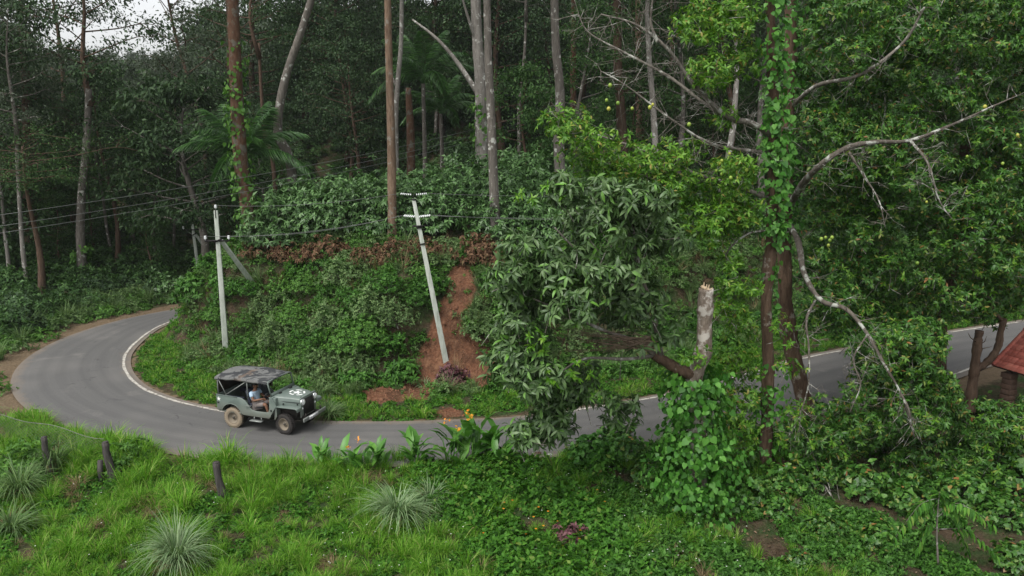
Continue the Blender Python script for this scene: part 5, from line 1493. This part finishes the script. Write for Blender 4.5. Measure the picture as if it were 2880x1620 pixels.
# ---- ivy-clad trunk with bright fruit-bearing crown
r = np.random.default_rng(211)
base = hit(2152, 1318); YV = base[1]
vt = empty('ivy_tree', base, 0, 'tall brown trunk wound with heart-leaved vine, bearing bright green foliage and fruit', 'tree', GT)
tr, q_tr = px_tube(vt, base, [(2150,1345),(2158,1150),(2160,1000),(2155,840),(2168,690),(2174,500),(2178,340),(2170,150),(2166,-40),(2166,-300)], YV, .19, .13, M['bark_fore'], 'trunk', 10)
_, q1 = px_tube(vt, base, [(2170,380),(2110,345,-.3),(2050,330,-.5),(1960,250,-.8),(1880,140,-.8),(1790,70,-.6),(1690,40,-.4)], YV, .10, .02, M['twig'], 'bare_branch')
_, q2 = px_tube(vt, base, [(2060,335,-.5),(1980,290,-.2),(1880,215,.3),(1760,150,.6),(1660,95,.6),(1625,40,.6)], YV, .06, .012, M['twig'], 'bare_branch')
_, q3 = px_tube(vt, base, [(2172,430),(2080,420,-.3),(1990,400,-.6),(1880,330,-.8),(1760,240,-.9),(1690,200,-.8)], YV, .06, .012, M['twig'], 'bare_branch')
_, q4 = px_tube(vt, base, [(2168,650),(2110,655,-.3),(2060,690,-.5),(2040,720,-.5)], YV, .04, .02, M['bark_lichen'], 'bare_branch')
_, q5 = px_tube(vt, base, [(2168,560),(2060,520,-.4),(1930,480,-.7),(1800,420,-.8),(1650,370,-.8),(1580,340,-.8)], YV, .07, .015, M['twig'], 'bare_branch')
_, q6 = px_tube(vt, base, [(1850,120,-.8),(1830,60,-.8),(1840,-30,-.8)], YV, .05, .02, M['twig'], 'bare_branch')
b = MB()
for q, n_ in ((q1, 60), (q2, 46), (q3, 46), (q5, 40), (q6, 10)): side_twigs(b, q, r, n_, .9, .011)
tag(b.build('twigs', M['twig'], vt), kind='stuff')
bl = mass([(1545,300),(1600,290),(1640,370),(1780,400),(1880,380),(1960,420),(2040,440),(2090,470),(2090,640),(2060,700),(1960,660),(1860,590),(1700,560),(1580,520),(1540,420)], 46, 38, 80, YV - 1.8, YV + .3, 1.0, r)
bl += mass([(1900,20),(2000,-60),(2110,-80),(2110,330),(2050,400),(1990,330),(1950,200)], 24, 38, 75, YV - 1.5, YV + .6, 1.0, r)
bl += mass([(2000,720),(2090,740),(2100,1240),(2050,1260),(2000,1120),(2030,900)], 24, 36, 66, YV - 1.6, YV - .3, .95, r) + mass([(2180,900),(2230,880),(2240,1240),(2170,1260)], 6, 30, 50, YV - 1.2, YV - .4, .7, r)
P, Ax = blob_points(bl, r, 130, base)
b = MB(); whorls(b, P, Ax, 8, .17, .062, T_LONG, r, 1.25, .3); tag(b.build('foliage', M['fruit_leaf_bright'], vt), kind='stuff')
b = MB(); twigs(b, P, Ax, r, .5, .007, .16); tag(b.build('fine_twigs', M['twig'], vt), kind='stuff')
bn = [(2040,600,45,32,YV-1.8,.4,1.2),(1960,610,40,36,YV-1.8,.4,1),(2000,640,30,40,YV-1.8,.4,1),(2120,800,28,60,YV-1.2,.3,1)]
P, Ax = blob_points(bn, r, 60, base)
b = MB(); whorls(b, P, Ax, 8, .18, .065, T_LONG, r, 1.2, .3); tag(b.build('new_leaves', M['mango_new'], vt), kind='stuff')
b = MB(); n_ = len(q_tr)
heart_cover(b, q_tr[int(n_*.45):int(n_*.95)], .2, 1000, r, .17, off=.22, bias=-1.2); heart_cover(b, q_tr[int(n_*.30):int(n_*.6)], .17, 170, r, .16, off=.12, bias=0); heart_cover(b, q_tr[:int(n_*.22)], .3, 420, r, .15, off=.25)
tag(b.build('climbing_vine', M['vine'], vt), kind='stuff')
add_fruit(vt, base, [(1716,240),(1706,282),(1738,290),(1712,306),(1778,305),(1836,294),(1828,302),(2022,460),(2030,452),(2040,470),(2015,480),(2030,490),(2052,432),(2036,505),(2044,478),(1938,350),(1938,452),(2089,446),(2100,478),(2055,500)], YV - 1.3, r)

# ---- second big trunk with lichen-white limbs and dark whorled leaves
r = np.random.default_rng(221)
base = hit(2275, 1188); YL = base[1]
lt = empty('lichen_tree', base, 0, 'large fruit tree with leaning brown trunk and white lichen-blotched limbs', 'tree', GT)
tr, q_tr = px_tube(lt, base, [(2285,1230),(2255,1100),(2226,980),(2210,860),(2206,700),(2208,520),(2216,330),(2224,150),(2222,-50),(2224,-300)], YL, .30, .15, M['bark_fore'], 'trunk', 11)
_, a1 = px_tube(lt, base, [(2215,590),(2250,530,-1.8),(2303,468,-3.0),(2381,417,-3.4),(2460,400,-3.4),(2560,395,-3.4),(2680,350,-3.2),(2790,300,-3.0),(2860,270,-2.8)], YL, .12, .015, M['bark_lichen'], 'limb', 9)
_, a2 = px_tube(lt, base, [(2212,620),(2245,680,-1.2),(2262,770,-2.2),(2310,845,-3.0),(2380,870,-3.5),(2440,940,-4.1),(2490,1030,-4.7),(2535,1110,-5.0),(2565,1210,-5.2)], YL, .11, .018, M['bark_lichen'], 'limb', 9)
_, a3 = px_tube(lt, base, [(2295,840,-2.8),(2268,900,-3.3),(2275,980,-3.7),(2272,1090,-4.1),(2240,1190,-4.3),(2215,1230,-4.5)], YL, .045, .008, M['bark_lichen'], 'limb', 7)
_, a4 = px_tube(lt, base, [(2225,300),(2300,240,-1.4),(2420,210,-2.2),(2540,120,-2.8),(2600,20,-3.0)], YL, .08, .03, M['twig'], 'limb', 7)
_, a5 = px_tube(lt, base, [(2381,417,-2.6),(2420,480,-3.3),(2470,560,-4.1),(2490,640,-4.5)], YL, .045, .008, M['bark_lichen'], 'limb', 7)
_, a6 = px_tube(lt, base, [(2535,1110,-5.0),(2555,1150,-5.4),(2562,1190,-5.4),(2572,1230,-5.4)], YL, .04, .02, M['bark_lichen'], 'limb', 7)
_, a7 = px_tube(lt, base, [(2440,940,-4.1),(2400,1010,-4.5),(2420,1080,-4.9),(2390,1160,-5.0)], YL, .03, .012, M['bark_lichen'], 'limb', 6)
_, a8 = px_tube(lt, base, [(2560,395,-3.7),(2610,460,-4.5),(2640,560,-5.0),(2680,620,-5.2)], YL, .045, .008, M['bark_lichen'], 'limb', 7)
_, a9 = px_tube(lt, base, [(2310,1350,-4.5),(2335,1390,-5),(2360,1440,-5.2),(2390,1480,-5.4)], YL, .03, .012, M['bark_lichen'], 'limb', 6)
b = MB()
for q, n_ in ((a1, 40), (a2, 34), (a3, 22), (a4, 40), (a5, 14), (a7, 14), (a8, 20), (a6, 10), (a9, 12)): side_twigs(b, q, r, n_, .8, .011, -.1)
tag(b.build('twigs', M['twig'], lt), kind='stuff')
HOLE = [(2310,1055,95,75),(2745,985,85,85),(2560,640,30,60),(2400,560,50,30),(2300,430,60,25)]
bl = mass([(2300,-60),(2960,-60),(2960,760),(2880,860),(2650,880),(2500,960),(2330,960),(2310,880)], 150, 46, 92, YL - 2.4, YL + 1.4, .95, r, HOLE)
bl += mass([(2320,960),(2500,940),(2660,900),(2680,1060),(2700,1130),(2960,1130),(2960,1380),(2500,1400),(2250,1330),(2240,1180)], 84, 42, 80, YL - 4.4, YL - 2.0, 1.0, r, HOLE)
bl += mass([(2420,960),(2680,900),(2690,1080),(2640,1150),(2420,1110)], 22, 42, 74, YL - 3.6, YL - 2.2, 1.0, r, HOLE)
bl += mass([(2280,1390),(2480,1400),(2440,1530),(2330,1520)], 7, 32, 55, YL - 6.2, YL - 5.4, .8, r)
P, Ax = blob_points(bl, r, 125, base)
b = MB(); whorls(b, P, Ax, 9, .185, .066, T_LONG, r, 1.25, .3); tag(b.build('foliage', M['fruit_leaf'], lt), kind='stuff')
b = MB(); twigs(b, P, Ax, r, .55, .007, .18); tag(b.build('fine_twigs', M['twig'], lt), kind='stuff')
P, Ax = blob_points([(x, y, rx * .95, ry * .95, Y - .5, d * .8, .12) for x, y, rx, ry, Y, d, w in bl], r, 90, base)
b = MB(); whorls(b, P, Ax, 8, .17, .06, T_LONG, r, 1.15, .25); tag(b.build('young_leaves', M['fruit_leaf_bright'], lt), kind='stuff')
add_fruit(lt, base, [(2310,672),(2322,668),(2334,676),(2330,690),(2340,668),(2600,560),(2606,568),(2690,1128),(2700,1126),(2384,424),(2770,300),(2862,380),(2870,410),(2650,1010),(2590,1265),(2600,1295),(2570,1300),(2530,1410),(2330,1325),(2370,1500),(2700,1250),(2675,1050),(2820,460),(2720,440),(2580,740),(2640,1225)], YL - 3, r)
b = MB(); heart_cover(b, q_tr[int(len(q_tr)*.45):], .2, 520, r, .17, off=.25, bias=-1.0); tag(b.build('climbing_vine', M['vine'], lt), kind='stuff')

# ---- brown trunk farther right, forked stump by the shelter
r = np.random.default_rng(231)
base = grounded(2648, 28.5)
bt = empty('fruit_tree', base, 0, 'curved dark brown trunk at right with shaded foliage above the road', 'tree', GT)
px_tube(bt, base, [(2648,1110),(2645,980),(2652,880),(2690,740),(2702,600),(2708,470),(2725,300),(2740,100)], 28.5, .24, .11, M['bark_brown'], 'trunk', 10)
bl = mass([(2240,-60),(2960,-60),(2960,840),(2640,860),(2240,900)], 100, 60, 120, 27, 30.5, .8, r, [(2745,985,85,85)], .8)
P, Ax = blob_points(bl, r, 70, base)
b = MB(); whorls(b, P, Ax, 9, .22, .08, T_LONG, r, 1.25, .4); tag(b.build('foliage', M['fruit_leaf'], bt), kind='stuff')
b = MB(); twigs(b, P, Ax, r, .7, .008, .1); tag(b.build('twigs', M['twig'], bt), kind='stuff')
base = grounded(2735, 27)
ft = empty('forked_stump', base, 0, 'dark pollarded tree forking into two stubs before the red roof', 'tree', GT)
px_tube(ft, base, [(2728,1160),(2735,1080),(2742,1030),(2750,960),(2755,930)], 27, .19, .13, M['bark_brown'], 'trunk', 9)
px_tube(ft, base, [(2740,1040),(2775,1020),(2805,980),(2815,930),(2825,895)], 27, .14, .10, M['bark_brown'], 'limb', 8)
px_tube(ft, base, [(2822,905),(2800,880),(2785,850)], 27, .06, .035, M['bark_brown'], 'limb', 7)
b = MB()
for q in ([(2748,975),(2770,960),(2775,945)], [(2748,985),(2765,980),(2790,975)], [(2745,960),(2730,950),(2722,935)]):
    b.tube([at(*p, 26.9) - base for p in q], [.02, .015, .006], 4)
tag(b.build('twigs', M['bark_brown'], ft), kind='stuff')

# shrubs in the shade under these trees
HS = [shrub_mesh(120 + s, .8, .9, 170, 5, .15, .13, M['vine'] if s == 2 else M['fruit_leaf'], T_HEART, .5, 1.3, 8) for s in range(3)]
SH = [(1665,1265,1.0,2,'bright heart-leaved shrub left of the vine-wrapped trunk base'), (1760,1250,.85,0,'dark shrub squeezed against the vine-wrapped trunk base'), (1830,1330,.9,0,'shaded shrub in front of the vine-wrapped trunk'), (2060,1290,.95,0,'dark shrub between the two tall trunks'), (2090,1380,.9,1,'shaded shrub right of the vine-wrapped trunk'),
      (2200,1340,.9,0,'dark leafy shrub at the foot of the ivy trunk'), (2290,1330,.9,1,'shaded shrub right of the ivy trunk foot'), (2180,1410,.7,1,'low shrub on the grass before the ivy trunk'), (2420,1350,1.0,0,'dark shrub under the hanging lichen limb'), (2560,1400,1.0,1,'shaded shrub under the low fruit branches'), (2700,1380,1.1,0,'dark shrub at the right below the fruit'), (2830,1330,1.2,1,'dark shrub at the right edge below the shelter'),
      (2760,1130,.8,0,'bush growing at the foot of the forked stump'), (2850,1140,.8,1,'bush at the foot of the shelter pillar'), (2040,1200,.9,0,'dark bush by the road right of the vine-wrapped trunk'), (1730,1210,.8,1,'grey-green bush at the road edge behind the bright shrub'), (2330,1470,.7,1,'low dark shrub on the soil below the ivy trunk'), (2470,1500,.8,0,'low dark shrub left of the feathery sapling'), (2810,1430,.9,1,'dark shrub right of the feathery sapling'), (2250,1560,.55,0,'small shrub near the bottom edge left of the sapling'), (2850,1560,.8,0,'dark shrub in the bottom right corner'), (2470,1075,.7,1,'bush at the road edge behind the lichen limb'), (2590,1110,.8,0,'bush at the road edge left of the forked stump')]
for k, (px, py, s, kd, l) in enumerate(SH): place('shade_shrub', hit(px, py + 35), HS[kd], k * 1.7, s, l, 'shrub', 'shrubs under the fruit trees', ('foliage', 'stem'))
# sapling with drooping feathery leaves, bottom right
r = np.random.default_rng(241)
base = hit(2640, 1600)
sp_ = empty('feathery_sapling', base, 0, 'young sapling with drooping bright feathery leaves at the bottom right', 'sapling')
_, q = px_tube(sp_, base, [(2640,1615),(2635,1500),(2640,1400)], base[1], .03, .015, M['twig'], 'stem', 6)
for px, py in ((2560,1450),(2600,1430),(2700,1460),(2740,1440),(2790,1480),(2640,1400),(2580,1540),(2720,1550),(2800,1560),(2520,1510)):
    o0 = q[r.integers(len(q) // 2, len(q))]; ex = at(px, py, base[1] - .4 + r.normal(0, .3)) - base
    sq = spline([o0, (o0 + ex) / 2 + A([0, 0, .3]), ex], 6); b = MB(); b.tube(sq, np.linspace(.01, .004, len(sq)), 3, cap=False)
    T_ = unit(np.gradient(sq, axis=0)); sd = unit(np.cross(T_, A([0, 0, 1.])))
    for sg in (-1, 1):
        b2 = np.repeat(sq[3:], 2, 0) + r.normal(0, .03, (2 * (len(sq) - 3), 3)); Tt = np.repeat(T_[3:], 2, 0); Sd = np.repeat(sd[3:], 2, 0)
        leaves(b, b2, Sd * sg + Tt * .6 + A([0, 0, -.55]), np.broadcast_to(A([0, 0, 1.]), b2.shape), .24, .06, T_LONG, 1)
    b.build('frond', [M['twig'], M['weed']], sp_)

# ================================================================== foreground grass and plants
r = np.random.default_rng(301)
GR = []
for s in range(3):
    b = MB(); blades(b, 60, .62, .42, .016, rg, .12, 4); GR.append(b.mesh('tall_tuft', M['grass']))
b = MB(); blades(b, 46, .38, .36, .014, rg, .12, 3); GR.append(b.mesh('low_tuft', M['grass']))
b = MB(); blades(b, 50, .4, .4, .012, rg, .14, 4, 1.2); GR.append(b.mesh('dry_tuft', M['grass_dry']))
near = lambda X, Y, a, b_, mo, ro: ~mo & (Y < 27.5) & (b_ > .12)
p, dI, dO = field(-22, 9, 12.5, 27, 15500, near, r)
pc = pxcol(p[:, 0], p[:, 1])
nz = noise2(p[:, 0], p[:, 1], .9, 1)
for q_ in fp: r_ok = (np.hypot(p[:, 0] - q_[0], p[:, 1] - q_[1] + .35) > .75); p, dI, dO, pc, nz = p[r_ok], dI[r_ok], dO[r_ok], pc[r_ok], nz[r_ok]
k = r.random(len(p)) < np.clip(.62 + .5 * nz, .15, 1) * (1 - ss(pc, 1150, 1550) * .72)
p, nz, pc, dO = p[k], nz[k], pc[k], dO[k]
dry = noise2(p[:, 0], p[:, 1], 1.5, 5) + r.normal(0, .18, len(p)) > .45
idx = np.where(dry, 4, np.where(r.random(len(p)) < .62, r.integers(0, 3, len(p)), 3))
sc = r.uniform(.55, 1.2, len(p)) * np.where((pc > 200) & (pc < 720) & (dO < 3), 1.35, 1) * np.where(nz > .1, 1.12, .78) * (.85 + .3 * (1 - ss(dO, .2, 1.6)))
scatter('tall_grass', p, r.uniform(0, 6, len(p)), sc, idx, GR, 'long bright green grass filling the roadside foreground', r.normal(0, .12, (len(p), 2)))
WD_ = [shrub_mesh(130 + s, .24, .16, 44, 4, .085, .055, M['weed'], T_DIAMOND, .15)[0] for s in range(2)] + [shrub_mesh(133, .32, .3, 70, 5, .085, .05, M['weed'], T_DIAMOND, .2)[0], shrub_mesh(134, .22, .1, 40, 4, .07, .045, M['weed'], T_DIAMOND, .1)[0], shrub_mesh(135, .3, .24, 60, 5, .1, .055, M['weed_dark'], T_FOLD, .3)[0]]
p, dI, dO = field(-22, 19, 12.5, 30, 17000, near, r)
pc = pxcol(p[:, 0], p[:, 1]); nz = noise2(p[:, 0], p[:, 1], .8, 9)
bare = noise2(p[:, 0], p[:, 1], 1.0, 14) + .5 * ss(pc, 1300, 2200) + r.normal(0, .1, len(p)) > .5
k = (r.random(len(p)) < np.where(pc > 1750, .8, np.where(pc > 1200, .9, .5))) & ~bare; p, pc, nz = p[k], pc[k], nz[k]
idx = np.where((nz > .0) & (pc > 1150), r.choice([0, 1, 2, 2], len(p)), r.choice([0, 1, 3], len(p)))
idx = np.where((pc > 1700) & (r.random(len(p)) < .7), 4, idx)
scatter('ground_cover', p, r.uniform(0, 6, len(p)), r.uniform(.6, 1.35, len(p)) * np.where((pc > 1250) & (pc < 1750) & (nz > 0), 1.5, 1), idx, WD_, 'low leafy weeds covering the foreground soil', r.normal(0, .15, (len(p), 2)))
# fallen leaves on the bare soil
p, dI, dO = field(-18, 19, 12.5, 28, 9000, near, r, .0)
pc = pxcol(p[:, 0], p[:, 1]); k = r.random(len(p)) < np.where(pc > 1300, 1, .35); p = p[k]
b = MB(); n_ = len(p); D = rand_dirs(n_, r); D[:, 2] *= .25; N = r.normal(0, .35, (n_, 3)) + A([0, 0, 1.])
leaves(b, p + A([0, 0, .035]), D, N, r.uniform(.06, .16, n_), r.uniform(.03, .07, n_), T_FOLD)
# and blown along the edges of the asphalt
m_ = 900; st_ = r.integers(0, NR, m_); ed = np.where(r.random(m_) < .5, r.uniform(0, .1, m_) ** 1.3, 1 - r.uniform(0, .1, m_) ** 1.3); ed = np.where(r.random(m_) < .12, r.uniform(0, 1, m_), ed)
rp = Ia[st_] * (1 - ed)[:, None] + Oa[st_] * ed[:, None] + r.normal(0, .1, (m_, 2)); rp = np.concatenate([rp, (.05 + .05 * (1 - (2 * ed - 1) ** 2))[:, None]], 1)
D = rand_dirs(m_, r); D[:, 2] *= .1; leaves(b, rp, D, r.normal(0, .2, (m_, 3)) + A([0, 0, 1.]), r.uniform(.03, .1, m_), r.uniform(.02, .05, m_), T_FOLD)
tag(b.build('leaf_litter', M['litter']), 'dry brown fallen leaves on the shaded soil', None, None, 'stuff')
# wildflowers
b = MB()
for n_, mi, xr, yr in ((170, 0, (900, 2100), (1330, 1620)), (30, 1, (1320, 1720), (1420, 1580)), (30, 0, (100, 900), (1330, 1600))):
    for _ in range(n_):
        g_ = gnd(r.uniform(*xr), r.uniform(*yr), -.5); c_ = A([g_[0], g_[1], tz(g_[0], g_[1]) + r.uniform(.15, .38)])
        n5 = 5; a_ = np.arange(5) * 1.2566 + r.uniform(0, 6)
        D = np.stack([np.cos(a_), np.sin(a_), np.full(5, .35)], 1); sz = .022 if mi == 0 else .042
        leaves(b, np.repeat(c_[None], 5, 0), D, np.broadcast_to(A([0, 0, 1.]), (5, 3)), sz, sz * .9, T_DIAMOND, mi)
tag(b.build('wildflowers', [M['white_flower'], M['orange']]), 'tiny white and orange wildflowers among the weeds', None, None, 'stuff')

# big arching tussocks
def tussock(px, py, h, reach, n, label, mat='tussock', w=.034):
    n = int(n * .62)
    g_ = hit(px, py); e = empty('grass_tussock', g_, 0, label, 'grass clump', 'arching grass tussocks')
    e.rotation_euler = (.22 * math.sin(px), .22 * math.cos(px * 1.7), px); e.scale = (1 + .2 * math.sin(px * 3.1), 1 - .15 * math.sin(px * 2.3), 1)
    rr = np.random.default_rng(int(px) + 5); b = MB(); blades(b, n, h, reach, w, rr, .22, 8, 1.75, rmin=.45); b.build('blades', M[mat], e)
    b = MB(); blades(b, n // 8, h * .5, reach * .7, w, rr, .24, 5, 1.8); b.build('dead_blades', M['grass_dry'], e)
    return e
tussock(500, 1600, 1.55, 1.35, 620, 'huge pale arching tussock at the lower left, nearest the camera')
tussock(1115, 1470, 1.25, 1.15, 560, 'large pale arching tussock below the orange-flowered plants')
tussock(1205, 1420, .9, .85, 220, 'smaller pale tussock tucked behind the large central one')
tussock(60, 1400, 1.35, 1.05, 420, 'grey-green tussock at the left edge before the fence post', 'bank_grey')
tussock(150, 1330, 1.3, .85, 320, 'drooping grass clump round the leftmost fence post', 'bank_grey')
tussock(30, 1500, 1.1, .9, 260, 'shaded grass clump low at the left edge', 'bank_grey')
tussock(925, 1172, .75, .8, 260, 'grass tussock on the verge just ahead of the jeep', 'bank_grey')
tussock(905, 1115, .8, .7, 170, 'drooping grass on the bank foot above the jeep bonnet', 'bank_grey')
tussock(1190, 1175, .6, .55, 150, 'small bright tuft on the verge below the gully', 'grass')
tussock(1198, 1095, .45, .45, 90, 'small spiky pale tuft on the red earth', 'tussock')
for k, (px, py, h) in enumerate(((640,1440,.7),(860,1360,.7),(1000,1330,.75),(780,1340,.75),(420,1330,.8),(980,1400,.7),(1300,1420,.65),(1340,1500,.75),(1030,1520,.6),(700,1500,.65),(330,1450,.7),(200,1560,.75),(880,1560,.6),(1120,1300,.8),(560,1310,.75))):
    tussock(px, py, h, h * .8, 190, 'bright green grass tuft ' + ['beside the lone grey post', 'below the road right of the jeep front', 'under the first orange flowers', 'at the road edge below the jeep', 'between the two dark posts and the lone post', 'on the dry patch left of the central tussock', 'right of the central tussock', 'in the leafy weeds below the broad leaves', 'near the bottom edge left of centre', 'right of the huge lower-left tussock', 'left of the huge lower-left tussock', 'at the bottom left corner', 'on the dry grass at the bottom edge', 'among the orange-flowered plants', 'at the road edge behind the lone grey post'][k], 'grass', .018)

# broad-leaved plants with orange flowers at the road edge
CN = []
for s in range(2):
    rr = np.random.default_rng(400 + s); b = MB(); n_ = 22
    P = np.stack([rr.normal(0, .16, n_), rr.normal(0, .12, n_), rr.uniform(.1, .6, n_)], 1); a_ = rr.uniform(0, 6.28, n_)
    D = np.stack([np.cos(a_) * .6, np.sin(a_) * .6, rr.uniform(.5, 1.3, n_)], 1); Ls = rr.uniform(.4, .62, n_)
    leaves(b, P, D, -D * A([1, 1, 0]) + A([0, 0, .9]), Ls, Ls * .36, T_LONG)
    st = MB()
    for p_ in P[:10]: st.tube([p_ * A([.5, .5, 0]), p_ + A([0, 0, .1])], [.014, .01], 4)
    fl = MB(); m_ = 16; c_ = np.repeat(A([[.1, -.05, 1.0], [-.16, -.1, .78]]), 8, 0) + rr.normal(0, .035, (m_, 3))
    leaves(fl, c_, rand_dirs(m_, rr) + A([0, 0, .3]), rand_dirs(m_, rr), .065, .045, T_FOLD)
    CN.append((b.mesh('leaf_cluster', M['canna']), st.mesh('stem', M['canna']), fl.mesh('flower', M['orange'])))
for k, (px, py, s, f_, l) in enumerate(((1000,1337,1.15,True,'leftmost broad-leaved plant with orange flowers at the road edge'), (1060,1322,1.01,False,'small broad-leaved plant without flowers, second from the left'), (1165,1312,1.22,False,'flowerless broad-leaved plant in the middle of its row'), (1270,1312,1.42,True,'broad-leaved plant with low orange flowers before the road'),
     (1330,1302,1.69,True,'tallest broad-leaved plant with orange flower against the road'), (1400,1304,1.55,False,'broad-leaved plant at the right end, next to the hanging leaves'), (1425,1327,1.08,False,'low broad-leaved plant at the right end of the row'), (905,1317,0.94,False,'bright leafy plant standing alone left of the row'))):
    e = place('canna_plant', hit(px, py), CN[k % 2][:2], k * 1.1, s, l, 'plant', 'broad-leaved roadside plants', ('leaf_cluster', 'stem'))
    if f_: link('flower', CN[k % 2][2], e)
# leafy shrub by the fence post, weeds at the left
ls = shrub_mesh(140, .7, .75, 170, 7, .15, .05, M['bank'], T_FOLD, .4)
place('roadside_shrub', hit(365, 1312), ls, 0, 1.1, 'dark leafy shrub right of the stubbed fence post', 'shrub', None, ('foliage', 'stem'))
place('roadside_shrub', hit(60, 1330), ls, 1, 1.35, 'dark leafy shrub at the left edge behind the grass', 'shrub', None, ('foliage', 'stem'))
# pale stones at the road edge
for k, (px, py, s) in enumerate(((1512,1282,.14),(1548,1284,.11),(1580,1288,.1),(1606,1290,.12))):
    g_ = hit(px, py); sb = MB(); rr = np.random.default_rng(k); v = []
    sb.lathe([(0, -.6), (.7, -.4), (1, 0), (.75, .45), (0, .6)], (0,0,0), 'z', 8); V = np.concatenate(sb.v); V = V * (1 + rr.normal(0, .12, (len(V), 1))) * s; sb.v = [V]
    tag(sb.build('stone', M['concrete'] if k else M['stone'], None, loc=g_ + A([0, 0, s * .3])), ['brown stone at the road edge under the hanging leaves', 'pale stone right beside the brown stone', 'small pale stone, third from the left at the road edge', 'pale stone at the right end of the road-edge stones'][k], 'stone', 'stones at the road edge')

p, dI, dO = field(-8, 2, 26.5, 37, 2600, lambda X, Y, a, b_, mo, ro: mo & is_red(X, Y), np.random.default_rng(77), .0)
rs = np.random.default_rng(78); b = MB(); cube = A([[-1,-1,-1],[1,-1,-1],[1,1,-1],[-1,1,-1],[-.7,-.7,1],[.7,-.7,1],[.7,.7,1],[-.7,.7,1]]) ; fq = np.array([[4,5,6,7],[0,1,5,4],[1,2,6,5],[2,3,7,6],[3,0,4,7]])
for q_ in p[:420]:
    s_ = rs.uniform(.01, .038) * (1.8 if rs.random() < .05 else 1); V = cube * rs.uniform(.7, 1.3, (8, 3)) * s_; a_ = rs.uniform(0, 6.28); c_, sn = math.cos(a_), math.sin(a_)
    V = V @ A([[c_, -sn, 0], [sn, c_, 0], [0, 0, .7]]); b.add(V + q_ + A([0, 0, s_ * .4]), fq)
tag(b.build('loose_stones', M['clod']), 'crumbled red clods and stones strewn over the bare earth', None, None, 'stuff')

# ================================================================== the damp air between the camera and the hill
hz_b = MB(); hz_b.box((0, 185, 42), (790, 520, 106))
hm, hnt, hout = new_mat('damp_air')
pv = hnt.nodes.new('ShaderNodeVolumePrincipled'); pv.inputs['Density'].default_value = .0002
pv.inputs['Color'].default_value = (.86, .9, .93, 1); pv.inputs['Anisotropy'].default_value = .2
hnt.links.new(pv.outputs[0], hout.inputs['Volume'])
tag(hz_b.build('haze', hm), 'thin damp haze lying over the valley', None, None, 'stuff')
